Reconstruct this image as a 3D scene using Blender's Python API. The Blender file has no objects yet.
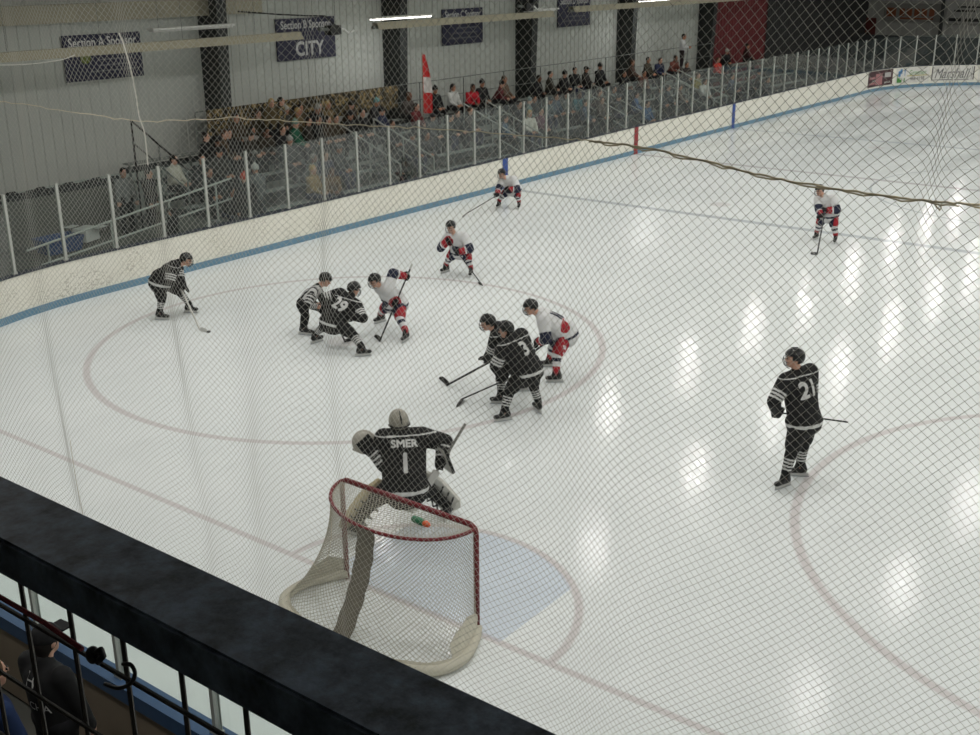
import bpy, bmesh, math, random
import numpy as np
from mathutils import Vector as V, Matrix
from mathutils.bvhtree import BVHTree
random.seed(7)
SC = bpy.context.scene
COL = SC.collection
PI = math.pi
def rad(d): return math.radians(d)

# ------------------------------------------------------------------ camera
CAMP = V((-7.94744, -7.21492, 6.55684)); YAW, PIT, ROL, FOC = .654109, .344922, -.0071219, 1136.2
_F = V((math.cos(YAW)*math.cos(PIT), math.sin(YAW)*math.cos(PIT), -math.sin(PIT)))
_r = V((math.sin(YAW), -math.cos(YAW), 0)); _u = _r.cross(_F)
_R = _r*math.cos(ROL)+_u*math.sin(ROL); _U = -_r*math.sin(ROL)+_u*math.cos(ROL)
cd = bpy.data.cameras.new('camera'); cam = bpy.data.objects.new('camera', cd); COL.objects.link(cam)
cd.sensor_width = 36; cd.sensor_fit = 'HORIZONTAL'; cd.lens = FOC/980*36; cd.clip_start = .05; cd.clip_end = 300
cam.matrix_world = Matrix(((_R.x, _U.x, -_F.x, CAMP.x), (_R.y, _U.y, -_F.y, CAMP.y), (_R.z, _U.z, -_F.z, CAMP.z), (0, 0, 0, 1)))
SC.camera = cam
# ------------------------------------------------------------------ world, exposure
SC.view_settings.view_transform = 'Standard'; SC.view_settings.look = 'None'
SC.view_settings.gamma = 1; SC.view_settings.use_curve_mapping = False
SC.view_settings.exposure = 0.0
LAMP_W = 76.0
w = bpy.data.worlds.new('world'); SC.world = w; w.use_nodes = True
w.node_tree.nodes['Background'].inputs[0].default_value = (.55, .6, .6, 1)
w.node_tree.nodes['Background'].inputs[1].default_value = .05

# ------------------------------------------------------------------ a pixel of the photo as a direction from the camera
def ray(px, py): return _F + _R*((px-490)/FOC) - _U*((py-367.5)/FOC)
def at_z(px, py, z=0.): d = ray(px, py); return CAMP + d*((z-CAMP.z)/d.z)
def at_y(px, py, y): d = ray(px, py); return CAMP + d*((y-CAMP.y)/d.y)
def at_x(px, py, x): d = ray(px, py); return CAMP + d*((x-CAMP.x)/d.x)
def at_ref(px, py, ref, off=0.):        # vertical plane through ref, facing the viewer, off metres nearer
    n = V((CAMP.x-ref.x, CAMP.y-ref.y, 0)).normalized(); d = ray(px, py)
    return CAMP + d*(((ref+n*off-CAMP).dot(n))/d.dot(n))

# ------------------------------------------------------------------ materials
def lin(c):
    return tuple(((x/255)/12.92 if x/255 <= .04045 else ((x/255+.055)/1.055)**2.4) for x in c)
MATS = {}
def mat(name, rgb, rough=.6, metal=0., var=.12, scale=12., spec=.5, emit=None, estr=0., bump=0., bscale=60.):
    if name in MATS: return MATS[name]
    m = bpy.data.materials.new(name); m.use_nodes = True; nt = m.node_tree; b = nt.nodes['Principled BSDF']
    c = lin(rgb)
    tc = nt.nodes.new('ShaderNodeTexCoord'); no = nt.nodes.new('ShaderNodeTexNoise'); no.inputs['Scale'].default_value = scale
    no.inputs['Detail'].default_value = 3
    mx = nt.nodes.new('ShaderNodeMix'); mx.data_type = 'RGBA'
    mx.inputs[6].default_value = tuple(x*(1-var) for x in c)+(1,); mx.inputs[7].default_value = tuple(min(1, x*(1+var)) for x in c)+(1,)
    nt.links.new(tc.outputs['Object'], no.inputs['Vector']); nt.links.new(no.outputs['Fac'], mx.inputs[0])
    nt.links.new(mx.outputs[2], b.inputs['Base Color'])
    b.inputs['Roughness'].default_value = rough; b.inputs['Metallic'].default_value = metal
    b.inputs['Specular IOR Level'].default_value = spec
    if emit: b.inputs['Emission Color'].default_value = lin(emit)+(1,); b.inputs['Emission Strength'].default_value = estr
    if bump:
        n2 = nt.nodes.new('ShaderNodeTexNoise'); n2.inputs['Scale'].default_value = bscale; nt.links.new(tc.outputs['Object'], n2.inputs['Vector'])
        bp = nt.nodes.new('ShaderNodeBump'); bp.inputs['Strength'].default_value = bump; bp.inputs['Distance'].default_value = .01
        nt.links.new(n2.outputs['Fac'], bp.inputs['Height']); nt.links.new(bp.outputs['Normal'], b.inputs['Normal'])
    MATS[name] = m; return m
class NT:
    def __init__(s, nt): s.nt = nt
    def v(s, sock, x):
        if isinstance(x, (int, float)): sock.default_value = x
        else: s.nt.links.new(x, sock)
    def m(s, op, a, b=0., c=0., clamp=False):
        n = s.nt.nodes.new('ShaderNodeMath'); n.operation = op; n.use_clamp = clamp
        s.v(n.inputs[0], a); s.v(n.inputs[1], b); s.v(n.inputs[2], c); return n.outputs[0]
    def mix(s, f, a, b):
        n = s.nt.nodes.new('ShaderNodeMix'); n.data_type = 'RGBA'; s.v(n.inputs[0], f)
        for i, x in ((6, a), (7, b)):
            if isinstance(x, tuple): n.inputs[i].default_value = x+(1,)
            else: s.nt.links.new(x, n.inputs[i])
        return n.outputs[2]
    def noise(s, vec, scale, detail=3, rough=.5):
        n = s.nt.nodes.new('ShaderNodeTexNoise'); n.inputs['Scale'].default_value = scale; n.inputs['Detail'].default_value = detail
        n.inputs['Roughness'].default_value = rough
        s.nt.links.new(vec, n.inputs['Vector']); return n.outputs['Fac']
    def ramp(s, f, lo, hi):
        n = s.nt.nodes.new('ShaderNodeMapRange'); n.inputs[1].default_value = lo; n.inputs[2].default_value = hi; s.nt.links.new(f, n.inputs[0]); return n.outputs[0]

XB, XR, XF = 19.6, 27.45, 35.3            # blue, centre and far blue line
def ice_material():
    m = bpy.data.materials.new('rink_ice'); m.use_nodes = True; nt = m.node_tree; b = nt.nodes['Principled BSDF']; k = NT(nt)
    tc = nt.nodes.new('ShaderNodeTexCoord'); sp = nt.nodes.new('ShaderNodeSeparateXYZ'); nt.links.new(tc.outputs['Object'], sp.inputs[0])
    x, y = sp.outputs[0], sp.outputs[1]; ay = k.m('ABSOLUTE', y)
    mp = nt.nodes.new('ShaderNodeMapping'); nt.links.new(tc.outputs['Object'], mp.inputs[0]); mp.inputs['Scale'].default_value = (.25, 1, 1); mp.inputs['Rotation'].default_value = (0, 0, .5)
    big = k.noise(tc.outputs['Object'], .35, 4, .6); scuff = k.noise(mp.outputs[0], 1.6, 8, .7)
    col = k.mix(k.ramp(big, .3, .7), (.745, .778, .772), (.812, .838, .832))
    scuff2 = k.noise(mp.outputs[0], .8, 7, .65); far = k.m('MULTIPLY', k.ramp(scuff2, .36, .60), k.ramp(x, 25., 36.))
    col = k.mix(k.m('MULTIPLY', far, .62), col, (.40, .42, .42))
    near = k.m('MULTIPLY', k.ramp(scuff, .52, .70), .10); col = k.mix(near, col, (.5, .52, .52))
    def dist(cx, cy, yy):
        dx = k.m('SUBTRACT', x, cx); dy = k.m('SUBTRACT', yy, cy)
        return k.m('SQRT', k.m('ADD', k.m('MULTIPLY', dx, dx), k.m('MULTIPLY', dy, dy)))
    def band(val, c, half, soft=.012): return k.m('SUBTRACT', 1., k.m('SMOOTH_MIN', k.m('DIVIDE', k.m('MAXIMUM', k.m('SUBTRACT', k.m('ABSOLUTE', k.m('SUBTRACT', val, c)), half), 0.), soft), 1., 0.), clamp=True)
    RED, BLUE = (.48, .385, .385), (.36, .40, .44)
    d0 = dist(0, 0, y); front = k.m('GREATER_THAN', x, 0.)
    fill = k.m('MULTIPLY', k.m('MULTIPLY', k.m('LESS_THAN', d0, 1.80), front), k.m('LESS_THAN', ay, 1.22))
    col = k.mix(k.m('MULTIPLY', fill, .7), col, (.58, .65, .74))
    reds = k.m('MULTIPLY', band(d0, 1.83, .03, .035), front)
    for X, h in ((0., .03), (54.9, .03)): reds = k.m('MAXIMUM', reds, band(x, X, h, .03))
    for cx in (6.1, 48.8): reds = k.m('MAXIMUM', reds, band(dist(cx, 6.75, ay), 4.57, .04, .04))
    for cx in (6.1, 21.2, 33.7): reds = k.m('MAXIMUM', reds, k.m('MULTIPLY', k.m('LESS_THAN', dist(cx, 6.9, ay), .30), .55))
    col = k.mix(k.m('MULTIPLY', reds, .47), col, RED)
    bl = k.m('MAXIMUM', band(x, XB, .13), band(x, XF, .13)); bl = k.m('MAXIMUM', bl, band(dist(XR, 0, y), 4.57, .03))
    col = k.mix(k.m('MULTIPLY', bl, .62), col, BLUE)
    col = k.mix(k.m('MULTIPLY', band(x, XR, .13), .6), col, (.40, .37, .38))
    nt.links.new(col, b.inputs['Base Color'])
    b.inputs['Specular IOR Level'].default_value = .045
    rg = k.m('ADD', k.m('MULTIPLY', k.ramp(scuff, .35, .7),   .06), .055); nt.links.new(rg, b.inputs['Roughness'])
    fine = k.noise(tc.outputs['Object'], 26., 4, .6)
    bp = nt.nodes.new('ShaderNodeBump'); bp.inputs['Strength'].default_value = .06; bp.inputs['Distance'].default_value = .02
    nt.links.new(fine, bp.inputs['Height']); nt.links.new(bp.outputs['Normal'], b.inputs['Normal'])
    return m
def glass_material():
    m = bpy.data.materials.new('rink_glass'); m.use_nodes = True; nt = m.node_tree; k = NT(nt); out = nt.nodes['Material Output']
    tr = nt.nodes.new('ShaderNodeBsdfTransparent'); tr.inputs[0].default_value = (.90, .94, .93, 1)
    gl = nt.nodes.new('ShaderNodeBsdfGlossy'); gl.inputs['Roughness'].default_value = .0
    df = nt.nodes.new('ShaderNodeBsdfDiffuse'); df.inputs[0].default_value = (.62, .68, .67, 1)
    fr = nt.nodes.new('ShaderNodeFresnel'); fr.inputs[0].default_value = 1.45
    tc = nt.nodes.new('ShaderNodeTexCoord'); sm = k.noise(tc.outputs['Object'], 2.2, 4, .6)
    m1 = nt.nodes.new('ShaderNodeMixShader'); m2 = nt.nodes.new('ShaderNodeMixShader')
    nt.links.new(k.m('MULTIPLY', k.ramp(sm, .2, .8), .03), m1.inputs[0])
    nt.links.new(tr.outputs[0], m1.inputs[1]); nt.links.new(df.outputs[0], m1.inputs[2])
    nt.links.new(k.m('MULTIPLY', fr.outputs[0], .10), m2.inputs[0]); nt.links.new(m1.outputs[0], m2.inputs[1]); nt.links.new(gl.outputs[0], m2.inputs[2])
    nt.links.new(m2.outputs[0], out.inputs[0]); return m
def board_material():
    m = bpy.data.materials.new('board_white'); m.use_nodes = True; nt = m.node_tree; b = nt.nodes['Principled BSDF']; k = NT(nt)
    tc = nt.nodes.new('ShaderNodeTexCoord'); O = tc.outputs['Object']
    sp = nt.nodes.new('ShaderNodeSeparateXYZ'); nt.links.new(O, sp.inputs[0])
    col = k.mix(k.noise(O, .8, 4), lin((224, 221, 208)), lin((238, 236, 226)))
    spots = k.m('MULTIPLY', k.m('GREATER_THAN', k.noise(O, 26., 2, .6), .57), k.ramp(k.noise(O, 1.1, 2), .35, .6))
    low = k.ramp(sp.outputs[0], 22., 8.)
    col = k.mix(k.m('MULTIPLY', spots, k.m('ADD', k.m('MULTIPLY', low, .36), .10)), col, lin((120, 108, 85)))
    nt.links.new(col, b.inputs['Base Color']); b.inputs['Roughness'].default_value = .4; b.inputs['Specular IOR Level'].default_value = .3
    return m
def camo_material():
    m = bpy.data.materials.new('camouflage_cloth'); m.use_nodes = True; nt = m.node_tree; b = nt.nodes['Principled BSDF']; k = NT(nt)
    tc = nt.nodes.new('ShaderNodeTexCoord'); O = tc.outputs['Object']
    a = k.m('GREATER_THAN', k.noise(O, 5., 4, .6), .52); c = k.m('GREATER_THAN', k.noise(O, 9., 3, .6), .56); d = k.m('GREATER_THAN', k.noise(O, 7.3, 2, .5), .6)
    col = k.mix(a, lin((92, 80, 56)), lin((36, 32, 22))); col = k.mix(c, col, lin((158, 136, 94))); col = k.mix(d, col, lin((22, 21, 16)))
    nt.links.new(col, b.inputs['Base Color']); b.inputs['Roughness'].default_value = .9; return m
def rail_material():
    m = bpy.data.materials.new('painted_rail'); m.use_nodes = True; nt = m.node_tree; b = nt.nodes['Principled BSDF']; k = NT(nt)
    tc = nt.nodes.new('ShaderNodeTexCoord'); O = tc.outputs['Object']
    col = k.mix(k.ramp(k.noise(O, 22., 8, .7), .35, .75), lin((38, 44, 54)), lin((112, 126, 150)))
    nt.links.new(col, b.inputs['Base Color']); b.inputs['Roughness'].default_value = .55; b.inputs['Specular IOR Level'].default_value = .3
    bp = nt.nodes.new('ShaderNodeBump'); bp.inputs['Strength'].default_value = .25; bp.inputs['Distance'].default_value = .003
    nt.links.new(k.noise(O, 90., 4), bp.inputs['Height']); nt.links.new(bp.outputs['Normal'], b.inputs['Normal']); return m
def twine_material(name, c):
    m = bpy.data.materials.new(name); m.use_nodes = True; nt = m.node_tree; k = NT(nt); out = nt.nodes['Material Output']
    tc = nt.nodes.new('ShaderNodeTexCoord'); col = k.mix(k.noise(tc.outputs['Object'], 30., 2), tuple(x*.9 for x in c), c)
    df = nt.nodes.new('ShaderNodeBsdfDiffuse'); tl = nt.nodes.new('ShaderNodeBsdfTranslucent'); mx = nt.nodes.new('ShaderNodeMixShader'); mx.inputs[0].default_value = .5
    for n in (df, tl): nt.links.new(col, n.inputs[0])
    nt.links.new(df.outputs[0], mx.inputs[1]); nt.links.new(tl.outputs[0], mx.inputs[2]); nt.links.new(mx.outputs[0], out.inputs[0]); return m
ICE, GLASS, BOARD, CAMO, RAIL = ice_material(), glass_material(), board_material(), camo_material(), rail_material()
KICK = mat('kick_plate_blue', (104, 140, 162), .45); CAPM = mat('board_cap_dark', (40, 46, 60), .5)
CAPB = mat('board_cap_blue', (54, 84, 122), .5)
ALU = mat('aluminium', (176, 178, 172), .45, .0, .06); STEEL = mat('grey_steel', (120, 124, 120), .5, .3)
PLANK = mat('bleacher_aluminium', (132, 137, 132), .5, .0, .15, 4); FOOTB = mat('bleacher_footboard', (70, 75, 74), .6, 0, .2, 4)
CONC = mat('concrete', (98, 98, 92), .85, 0, .2, 1.5); WALLM = mat('corrugated_siding', (184, 187, 181), .6, .0, .05, .6)
WALLD = mat('dark_siding', (46, 46, 46), .7, 0, .15, .7); REDW = mat('red_siding', (106, 36, 40), .7, 0, .15, .9); COLM = mat('column_paint', (44, 47, 46), .6, 0, .2, 2)
ENDW = mat('end_wall_panel', (150, 150, 145), .7, 0, .08, .6); ROOFM = mat('roof_insulation', (200, 198, 188), .8, 0, .05, .5)
BEIGE = mat('beige_duct', (164, 158, 138), .5, .0, .12, 2.); BLACK = mat('black_paint', (14, 14, 16), .5); WHITE = mat('white_paint', (225, 226, 222), .5)
NAVY = mat('sign_navy', (34, 34, 62), .6, 0, .15, 2); LETTER = mat('sign_letter_white', (205, 205, 205), .6); GREY = mat('mid_grey', (120, 120, 120), .6)
WOODD = mat('brown_backing', (140, 126, 110), .8, 0, .15, 2)
RED = mat('goal_red', (112, 24, 32), .45); TWINE = mat('goal_twine', (176, 172, 156), .8); CANVAS = mat('goal_canvas', (196, 192, 176), .85, 0, .12, 5); CANVASD = mat('goal_canvas_dark', (112, 107, 95), .85, 0, .2, 8)
NETM = twine_material('grey_twine', (.66, .65, .60)); ROPE = twine_material('net_rope', (.78, .72, .58)); CORD = twine_material('white_cord', (.86, .85, .80))
J = dict(black=mat('jersey_black', (11, 11, 13), .85, 0, .2), white=mat('jersey_white', (212, 212, 212), .85, 0, .05), stripe=mat('stripe_white', (205, 205, 203), .85), red=mat('team_red', (158, 32, 44), .8),
         navy=mat('team_navy', (32, 36, 58), .85), star=mat('star_white', (214, 210, 212), .8), pants=mat('pants_black', (9, 9, 11), .8), sock=mat('sock_black', (14, 14, 16), .9), helmet=mat('helmet_black', (11, 12, 13), .3),
         boot=mat('skate_boot', (18, 18, 20), .45), holder=mat('blade_holder', (196, 196, 194), .4), runner=mat('runner_steel', (190, 194, 196), .25, .9), cage=mat('cage_wire', (60, 62, 64), .4, .6), glove=mat('glove_black', (11, 11, 13), .8))
SKIN = [mat('skin_light', (205, 160, 138), .6), mat('skin_tan', (180, 130, 104), .6), mat('skin_brown', (120, 82, 62), .6)]
EYE = mat('eye_dark', (20, 16, 14), .3); LIP = mat('lip', (150, 84, 78), .6)
SHAFTB = mat('stick_black', (20, 20, 22), .4); SHAFTW = mat('stick_white', (208, 206, 200), .4); TAPEW = mat('stick_tape_white', (198, 198, 194), .8)

# ------------------------------------------------------------------ mesh helpers
class MB:
    def __init__(s): s.v = []; s.f = []; s.mi = []
    def add(s, vs, fs, mi=0):
        o = len(s.v); s.v += [V(p) for p in vs]; s.f += [tuple(i+o for i in f) for f in fs]; s.mi += [mi]*len(fs); return s
    def box(s, c, d, rz=0., mi=0, R=None):
        c = V(c); M = R if R else Matrix.Rotation(rz, 3, 'Z'); h = [x/2 for x in d]
        vs = [c+M@V((sx*h[0], sy*h[1], sz*h[2])) for sx in (-1, 1) for sy in (-1, 1) for sz in (-1, 1)]
        return s.add(vs, [(0, 1, 3, 2), (4, 6, 7, 5), (0, 4, 5, 1), (2, 3, 7, 6), (0, 2, 6, 4), (1, 5, 7, 3)], mi)
    def bar(s, a, b, wd, ht, up=V((0, 0, 1)), mi=0):       # rectangular bar a -> b
        a, b = V(a), V(b); d = (b-a).normalized(); sd = d.cross(up)
        if sd.length < 1e-4: sd = d.cross(V((1, 0, 0)))
        sd.normalize(); u = sd.cross(d); sd = sd*wd/2; u = u*ht/2
        return s.add([a-sd-u, a+sd-u, a+sd+u, a-sd+u, b-sd-u, b+sd-u, b+sd+u, b-sd+u], [(3, 2, 1, 0), (4, 5, 6, 7), (0, 1, 5, 4), (1, 2, 6, 5), (2, 3, 7, 6), (3, 0, 4, 7)], mi)
    def tube(s, pts, r, n=8, mi=0, closed=False):
        pts = [V(p) for p in pts]; N = len(pts); rs = r if isinstance(r, (list, tuple)) else [r]*N; vs = []; pu = None
        for i, p in enumerate(pts):
            if closed: t = pts[(i+1) % N]-pts[i-1]
            else: t = pts[min(i+1, N-1)]-pts[max(i-1, 0)]
            t.normalize()
            if pu is None: pu = t.cross(V((0, 0, 1)) if abs(t.z) < .9 else V((1, 0, 0))).normalized()
            else:
                pu = pu-t*pu.dot(t); pu.normalize()
            w2 = t.cross(pu)
            for j in range(n): a = 2*PI*j/n; vs.append(p+(pu*math.cos(a)+w2*math.sin(a))*rs[i])
        fs = []
        for i in range(N if closed else N-1):
            i2 = (i+1) % N
            for j in range(n): fs.append((i*n+j, i*n+(j+1) % n, i2*n+(j+1) % n, i2*n+j))
        if not closed: fs.append(tuple(range(n-1, -1, -1))); fs.append(tuple((N-1)*n+j for j in range(n)))
        return s.add(vs, fs, mi)
    def cap(s, p0, p1, r0, r1, a=1., b=1., side=None, n=14, mi=0, k=3):   # tapered capsule; a scales along side, b across
        p0, p1 = V(p0), V(p1); t = p1-p0; L = t.length; t = t.normalized() if L > 1e-6 else V((0, 0, 1))
        sd = V(side) if side is not None else (V((1, 0, 0)) if abs(t.x) < .8 else V((0, 1, 0)))
        sd = (sd-t*sd.dot(t)).normalized(); o = t.cross(sd); rings = []
        for i in range(k+1): q = PI/2*i/k; rings.append((p0-t*r0*math.cos(q)*min(a, b), max(r0*math.sin(q), 1e-4)))
        for i in range(k+1): q = PI/2*i/k; rings.append((p1+t*r1*math.sin(q)*min(a, b), max(r1*math.cos(q), 1e-4)))
        vs = []
        for c, r in rings:
            for j in range(n): q = 2*PI*j/n; vs.append(c+sd*(math.cos(q)*r*a)+o*(math.sin(q)*r*b))
        m_ = len(rings); fs = [(i*n+j, i*n+(j+1) % n, (i+1)*n+(j+1) % n, (i+1)*n+j) for i in range(m_-1) for j in range(n)]
        fs += [tuple(range(n-1, -1, -1)), tuple((m_-1)*n+j for j in range(n))]
        return s.add(vs, fs, mi)
    def ell(s, c, ax, rr, n=14, m_=9, mi=0):               # ellipsoid with axes ax (3 unit vectors) and radii rr
        c = V(c); vs = []; fs = []
        for i in range(m_+1):
            th = PI*i/m_
            for j in range(n): ph = 2*PI*j/n; q = (max(math.sin(th), 1e-3)*math.cos(ph)*rr[0], max(math.sin(th), 1e-3)*math.sin(ph)*rr[1], math.cos(th)*rr[2]); vs.append(c+ax[0]*q[0]+ax[1]*q[1]+ax[2]*q[2])
        for i in range(m_):
            for j in range(n): fs.append((i*n+j, (i+1)*n+j, (i+1)*n+(j+1) % n, i*n+(j+1) % n))
        fs += [tuple(range(n)), tuple(m_*n+j for j in range(n-1, -1, -1))]
        return s.add(vs, fs, mi)
    def mesh(s, name, mats, org=V((0, 0, 0)), smooth=False):
        me = bpy.data.meshes.new(name); me.from_pydata([tuple(p-org) for p in s.v], [], s.f)
        for m in (mats if isinstance(mats, (list, tuple)) else [mats]): me.materials.append(m)
        me.polygons.foreach_set('material_index', s.mi)
        if smooth: me.polygons.foreach_set('use_smooth', [True]*len(s.f))
        me.update(); return me
    def build(s, name, mats, parent=None, smooth=False, org=None):
        o_ = org if org is not None else (root_loc(parent) if parent else V((0, 0, 0)))
        return link(name, s.mesh(name, mats, o_, smooth), parent, org)
def root_loc(o):
    l = V((0, 0, 0))
    while o: l = l+o.location; o = o.parent
    return l
def link(name, me, parent=None, org=None):
    o = bpy.data.objects.new(name, me); COL.objects.link(o)
    if parent: o.parent = parent
    if org is not None: o.location = org
    return o
def thing(name, label, cat, loc=(0, 0, 0), group=None, rz=0.):
    o = bpy.data.objects.new(name, None); COL.objects.link(o); o.location = loc; o.rotation_euler = (0, 0, rz); o.empty_display_size = .2
    return tag(o, label, cat, group)
def tag(o, label, cat, group=None):
    o['label'] = label; o['category'] = cat
    if group: o['group'] = group
    return o
def struct(o, label=None):
    o['kind'] = 'structure'
    if label: o['label'] = label
    return o
def copy_tree(o, parent=None):
    c = o.copy(); COL.objects.link(c); c.parent = parent
    for ch in o.children: copy_tree(ch, c)
    return c
_tmpc = None
def blob(mb, name, mats, parent=None, vox=.02, smooth=2, facefn=None, org=None, extra=None):   # one continuous surface out of overlapping shapes
    o_ = org if org is not None else (root_loc(parent) if parent else V((0, 0, 0)))
    t = bpy.data.objects.new('tmp', mb.mesh('tmp', [], o_)); COL.objects.link(t)
    md = t.modifiers.new('r', 'REMESH'); md.mode = 'VOXEL'; md.voxel_size = vox; md.use_smooth_shade = True
    if smooth: sm = t.modifiers.new('s', 'SMOOTH'); sm.iterations = smooth; sm.factor = .5
    dg = bpy.context.evaluated_depsgraph_get(); me = bpy.data.meshes.new_from_object(t.evaluated_get(dg)); me.name = name
    old = t.data; bpy.data.objects.remove(t); bpy.data.meshes.remove(old)
    me.materials.clear()
    for m in (mats if isinstance(mats, (list, tuple)) else [mats]): me.materials.append(m)
    idx = [facefn(V(p.center)+o_) for p in me.polygons] if facefn else [0]*len(me.polygons)
    if extra:
        bm = bmesh.new(); bm.from_mesh(me); n0 = len(bm.faces)
        vs = [bm.verts.new(p-o_) for p in extra.v]
        for f, mi in zip(extra.f, extra.mi):
            bm.faces.new([vs[i] for i in f]); idx.append(mi)
        bm.to_mesh(me); bm.free()
    me.polygons.foreach_set('material_index', idx); me.polygons.foreach_set('use_smooth', [True]*len(me.polygons)); me.update()
    return link(name, me, parent, org)
def text_mesh(txt, size, shear=0.):
    cu = bpy.data.curves.new('t', 'FONT'); cu.body = txt; cu.size = size; cu.align_x = 'CENTER'; cu.align_y = 'CENTER'; cu.resolution_u = 3; cu.shear = shear
    o = bpy.data.objects.new('t', cu); COL.objects.link(o); dg = bpy.context.evaluated_depsgraph_get()
    me = bpy.data.meshes.new_from_object(o.evaluated_get(dg)); bpy.data.objects.remove(o); bpy.data.curves.remove(cu); return me
def text_on(name, txt, size, c, right, up, m, parent, sx=1., bold=0., target=None, lift=.006, shear=0.):   # lettering on a flat face, or draped over target
    me = text_mesh(txt, size, shear); bm = bmesh.new(); bm.from_mesh(me); bpy.data.meshes.remove(me)
    nrm = right.cross(up).normalized()
    if target is not None:
        step = size/5; ext = max(max(abs(v.co.x), abs(v.co.y)) for v in bm.verts); k = int(ext/step)+1
        for i in range(-k, k+1):
            for no in ((1, 0, 0), (0, 1, 0)):
                bmesh.ops.bisect_plane(bm, geom=bm.verts[:]+bm.edges[:]+bm.faces[:], plane_co=(i*step, i*step, 0), plane_no=no)
    if bold:
        tv = {v: v.co.copy() for v in bm.verts}
        for v in bm.verts:
            es = [e for e in v.link_edges if e.is_boundary]
            if len(es) == 2:
                n = V((0, 0, 0))
                for e in es:
                    f = e.link_faces[0]; d = (e.verts[1].co-e.verts[0].co).normalized(); q = V((d.y, -d.x, 0)); mid = (e.verts[0].co+e.verts[1].co)/2
                    if q.dot(f.calc_center_median()-mid) > 0: q = -q
                    n += q
                if n.length > 1e-6: tv[v] = v.co+n.normalized()*bold
        for v, p in tv.items(): v.co = p
    bvh = None
    if target is not None:
        tl = root_loc(target); bvh = BVHTree.FromPolygons([v.co+tl for v in target.data.vertices], [tuple(p.vertices) for p in target.data.polygons])
    org = root_loc(parent)
    for v in bm.verts:
        p = V(c)+right*(v.co.x*sx)+up*v.co.y
        if bvh:
            h = bvh.ray_cast(p+nrm*.45, -nrm)
            p = (h[0] if h[0] is not None else p)+nrm*lift
        else: p = p+nrm*lift
        v.co = p-org
    me = bpy.data.meshes.new(name); bm.to_mesh(me); bm.free(); me.materials.append(m); return link(name, me, parent)
X3, Y3, Z3 = V((1, 0, 0)), V((0, 1, 0)), V((0, 0, 1))
AX = (X3, Y3, Z3)

# ------------------------------------------------------------------ the ice, floors, walls and roof
def rink_loop():
    P = []; r = 8.53
    def arc(cx, cy, a0, a1, n=16):
        for i in range(n+1): a = rad(a0+(a1-a0)*i/n); P.append((cx+r*math.cos(a), cy+r*math.sin(a)))
    n = 14
    for i in range(n): P.append((-3.35, -4.6+9.2*i/n))
    arc(5.18, 4.64, 180, 90); y0, y1 = 13.17, 13.52
    for i in range(1, 40): P.append((5.18+(51-5.18)*i/40, y0+(y1-y0)*i/40))
    arc(51, y1-r, 90, 0)
    for i in range(1, n): P.append((59.53, (y1-r)*(1-2*i/n)))
    arc(51, -(y1-r), 0, -90)
    for i in range(1, 40): P.append((51-(51-5.18)*i/40, -y1+(y1-y0)*i/40))
    arc(5.18, -4.55, -90, -180)
    return P[:-1]
LOOP = rink_loop()
def gh(x): return 1.26 if x < -3.0 else 1.55
def ztop(x): return min(1.09, max(.89, .89+(x-11)*.0055))
class Path:
    def __init__(s, pts):
        s.p = [V((a, b, 0)) for a, b in pts]; s.p.append(s.p[0]); s.s = [0.]
        for a, b in zip(s.p, s.p[1:]): s.s.append(s.s[-1]+(b-a).length)
    def at(s, q):
        q %= s.s[-1]; i = 0
        lo, hi = 0, len(s.s)-1
        while hi-lo > 1:
            mid = (lo+hi)//2
            if s.s[mid] <= q: lo = mid
            else: hi = mid
        f = (q-s.s[lo])/(s.s[hi]-s.s[lo]); p = s.p[lo].lerp(s.p[hi], f); t = (s.p[hi]-s.p[lo]).normalized(); return p, t, V((-t.y, t.x, 0))   # outward normal
    def find(s, fn): return min((fn(s.at(i*.05)[0]), i*.05) for i in range(int(s.s[-1]/.05)))[1]
PATH = Path(LOOP)
mb = MB(); mb.add([V((x, y, 0)) for x, y in LOOP], [tuple(range(len(LOOP)-1, -1, -1))])
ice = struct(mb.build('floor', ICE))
mb = MB(); mb.add([(-14, -17, -.04), (68, -17, -.04), (68, 21, -.04), (-14, 21, -.04)], [(0, 1, 2, 3)]); struct(mb.build('floor_concourse', CONC))

def ribbed(name, x0, x1, y, z0, z1, m, step=.3, d=.022, axis='x'):
    mb = MB(); prof = []; x = x0
    while x < x1:
        prof += [(x, 0), (x+step*.72, 0), (x+step*.79, d), (x+step*.93, d)]; x += step
    vs = []
    for a, o in prof:
        for z in (z0, z1): vs.append((a, y+o, z) if axis == 'x' else (y+o, a, z))
    fs = [(2*i, 2*i+2, 2*i+3, 2*i+1) for i in range(len(prof)-1)]
    vb = [(a, y+.12, z) if axis == 'x' else (y+.12, a, z) for a in (x0, x1) for z in (z0, z1)]; o = len(vs)
    mb.add(vs+vb, fs+[(o, o+1, o+3, o+2)]); return struct(mb.build(name, m))
WY = 19.3
ribbed('wall_left', -14, 44.2, WY, -.04, 6.6, WALLM)
ribbed('wall_left_red', 44.2, 50.9, WY, -.04, 6.6, REDW)
ribbed('wall_left_dark', 50.9, 66, WY, -.04, 6.6, WALLD)
ribbed('wall_end', -17, 20.5, 66, -.04, 9.5, ENDW, .9, .02, 'y')
mb = MB(); mb.box((27, -16.6, 3), (82, .2, 6.2)); struct(mb.build('wall_right', WALLM))
mb = MB(); mb.box((-13.6, 2, 4.5), (.2, 37, 9.2)); struct(mb.build('wall_near', WALLM))
mb = MB()                                                # gabled roof, both slopes
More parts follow.
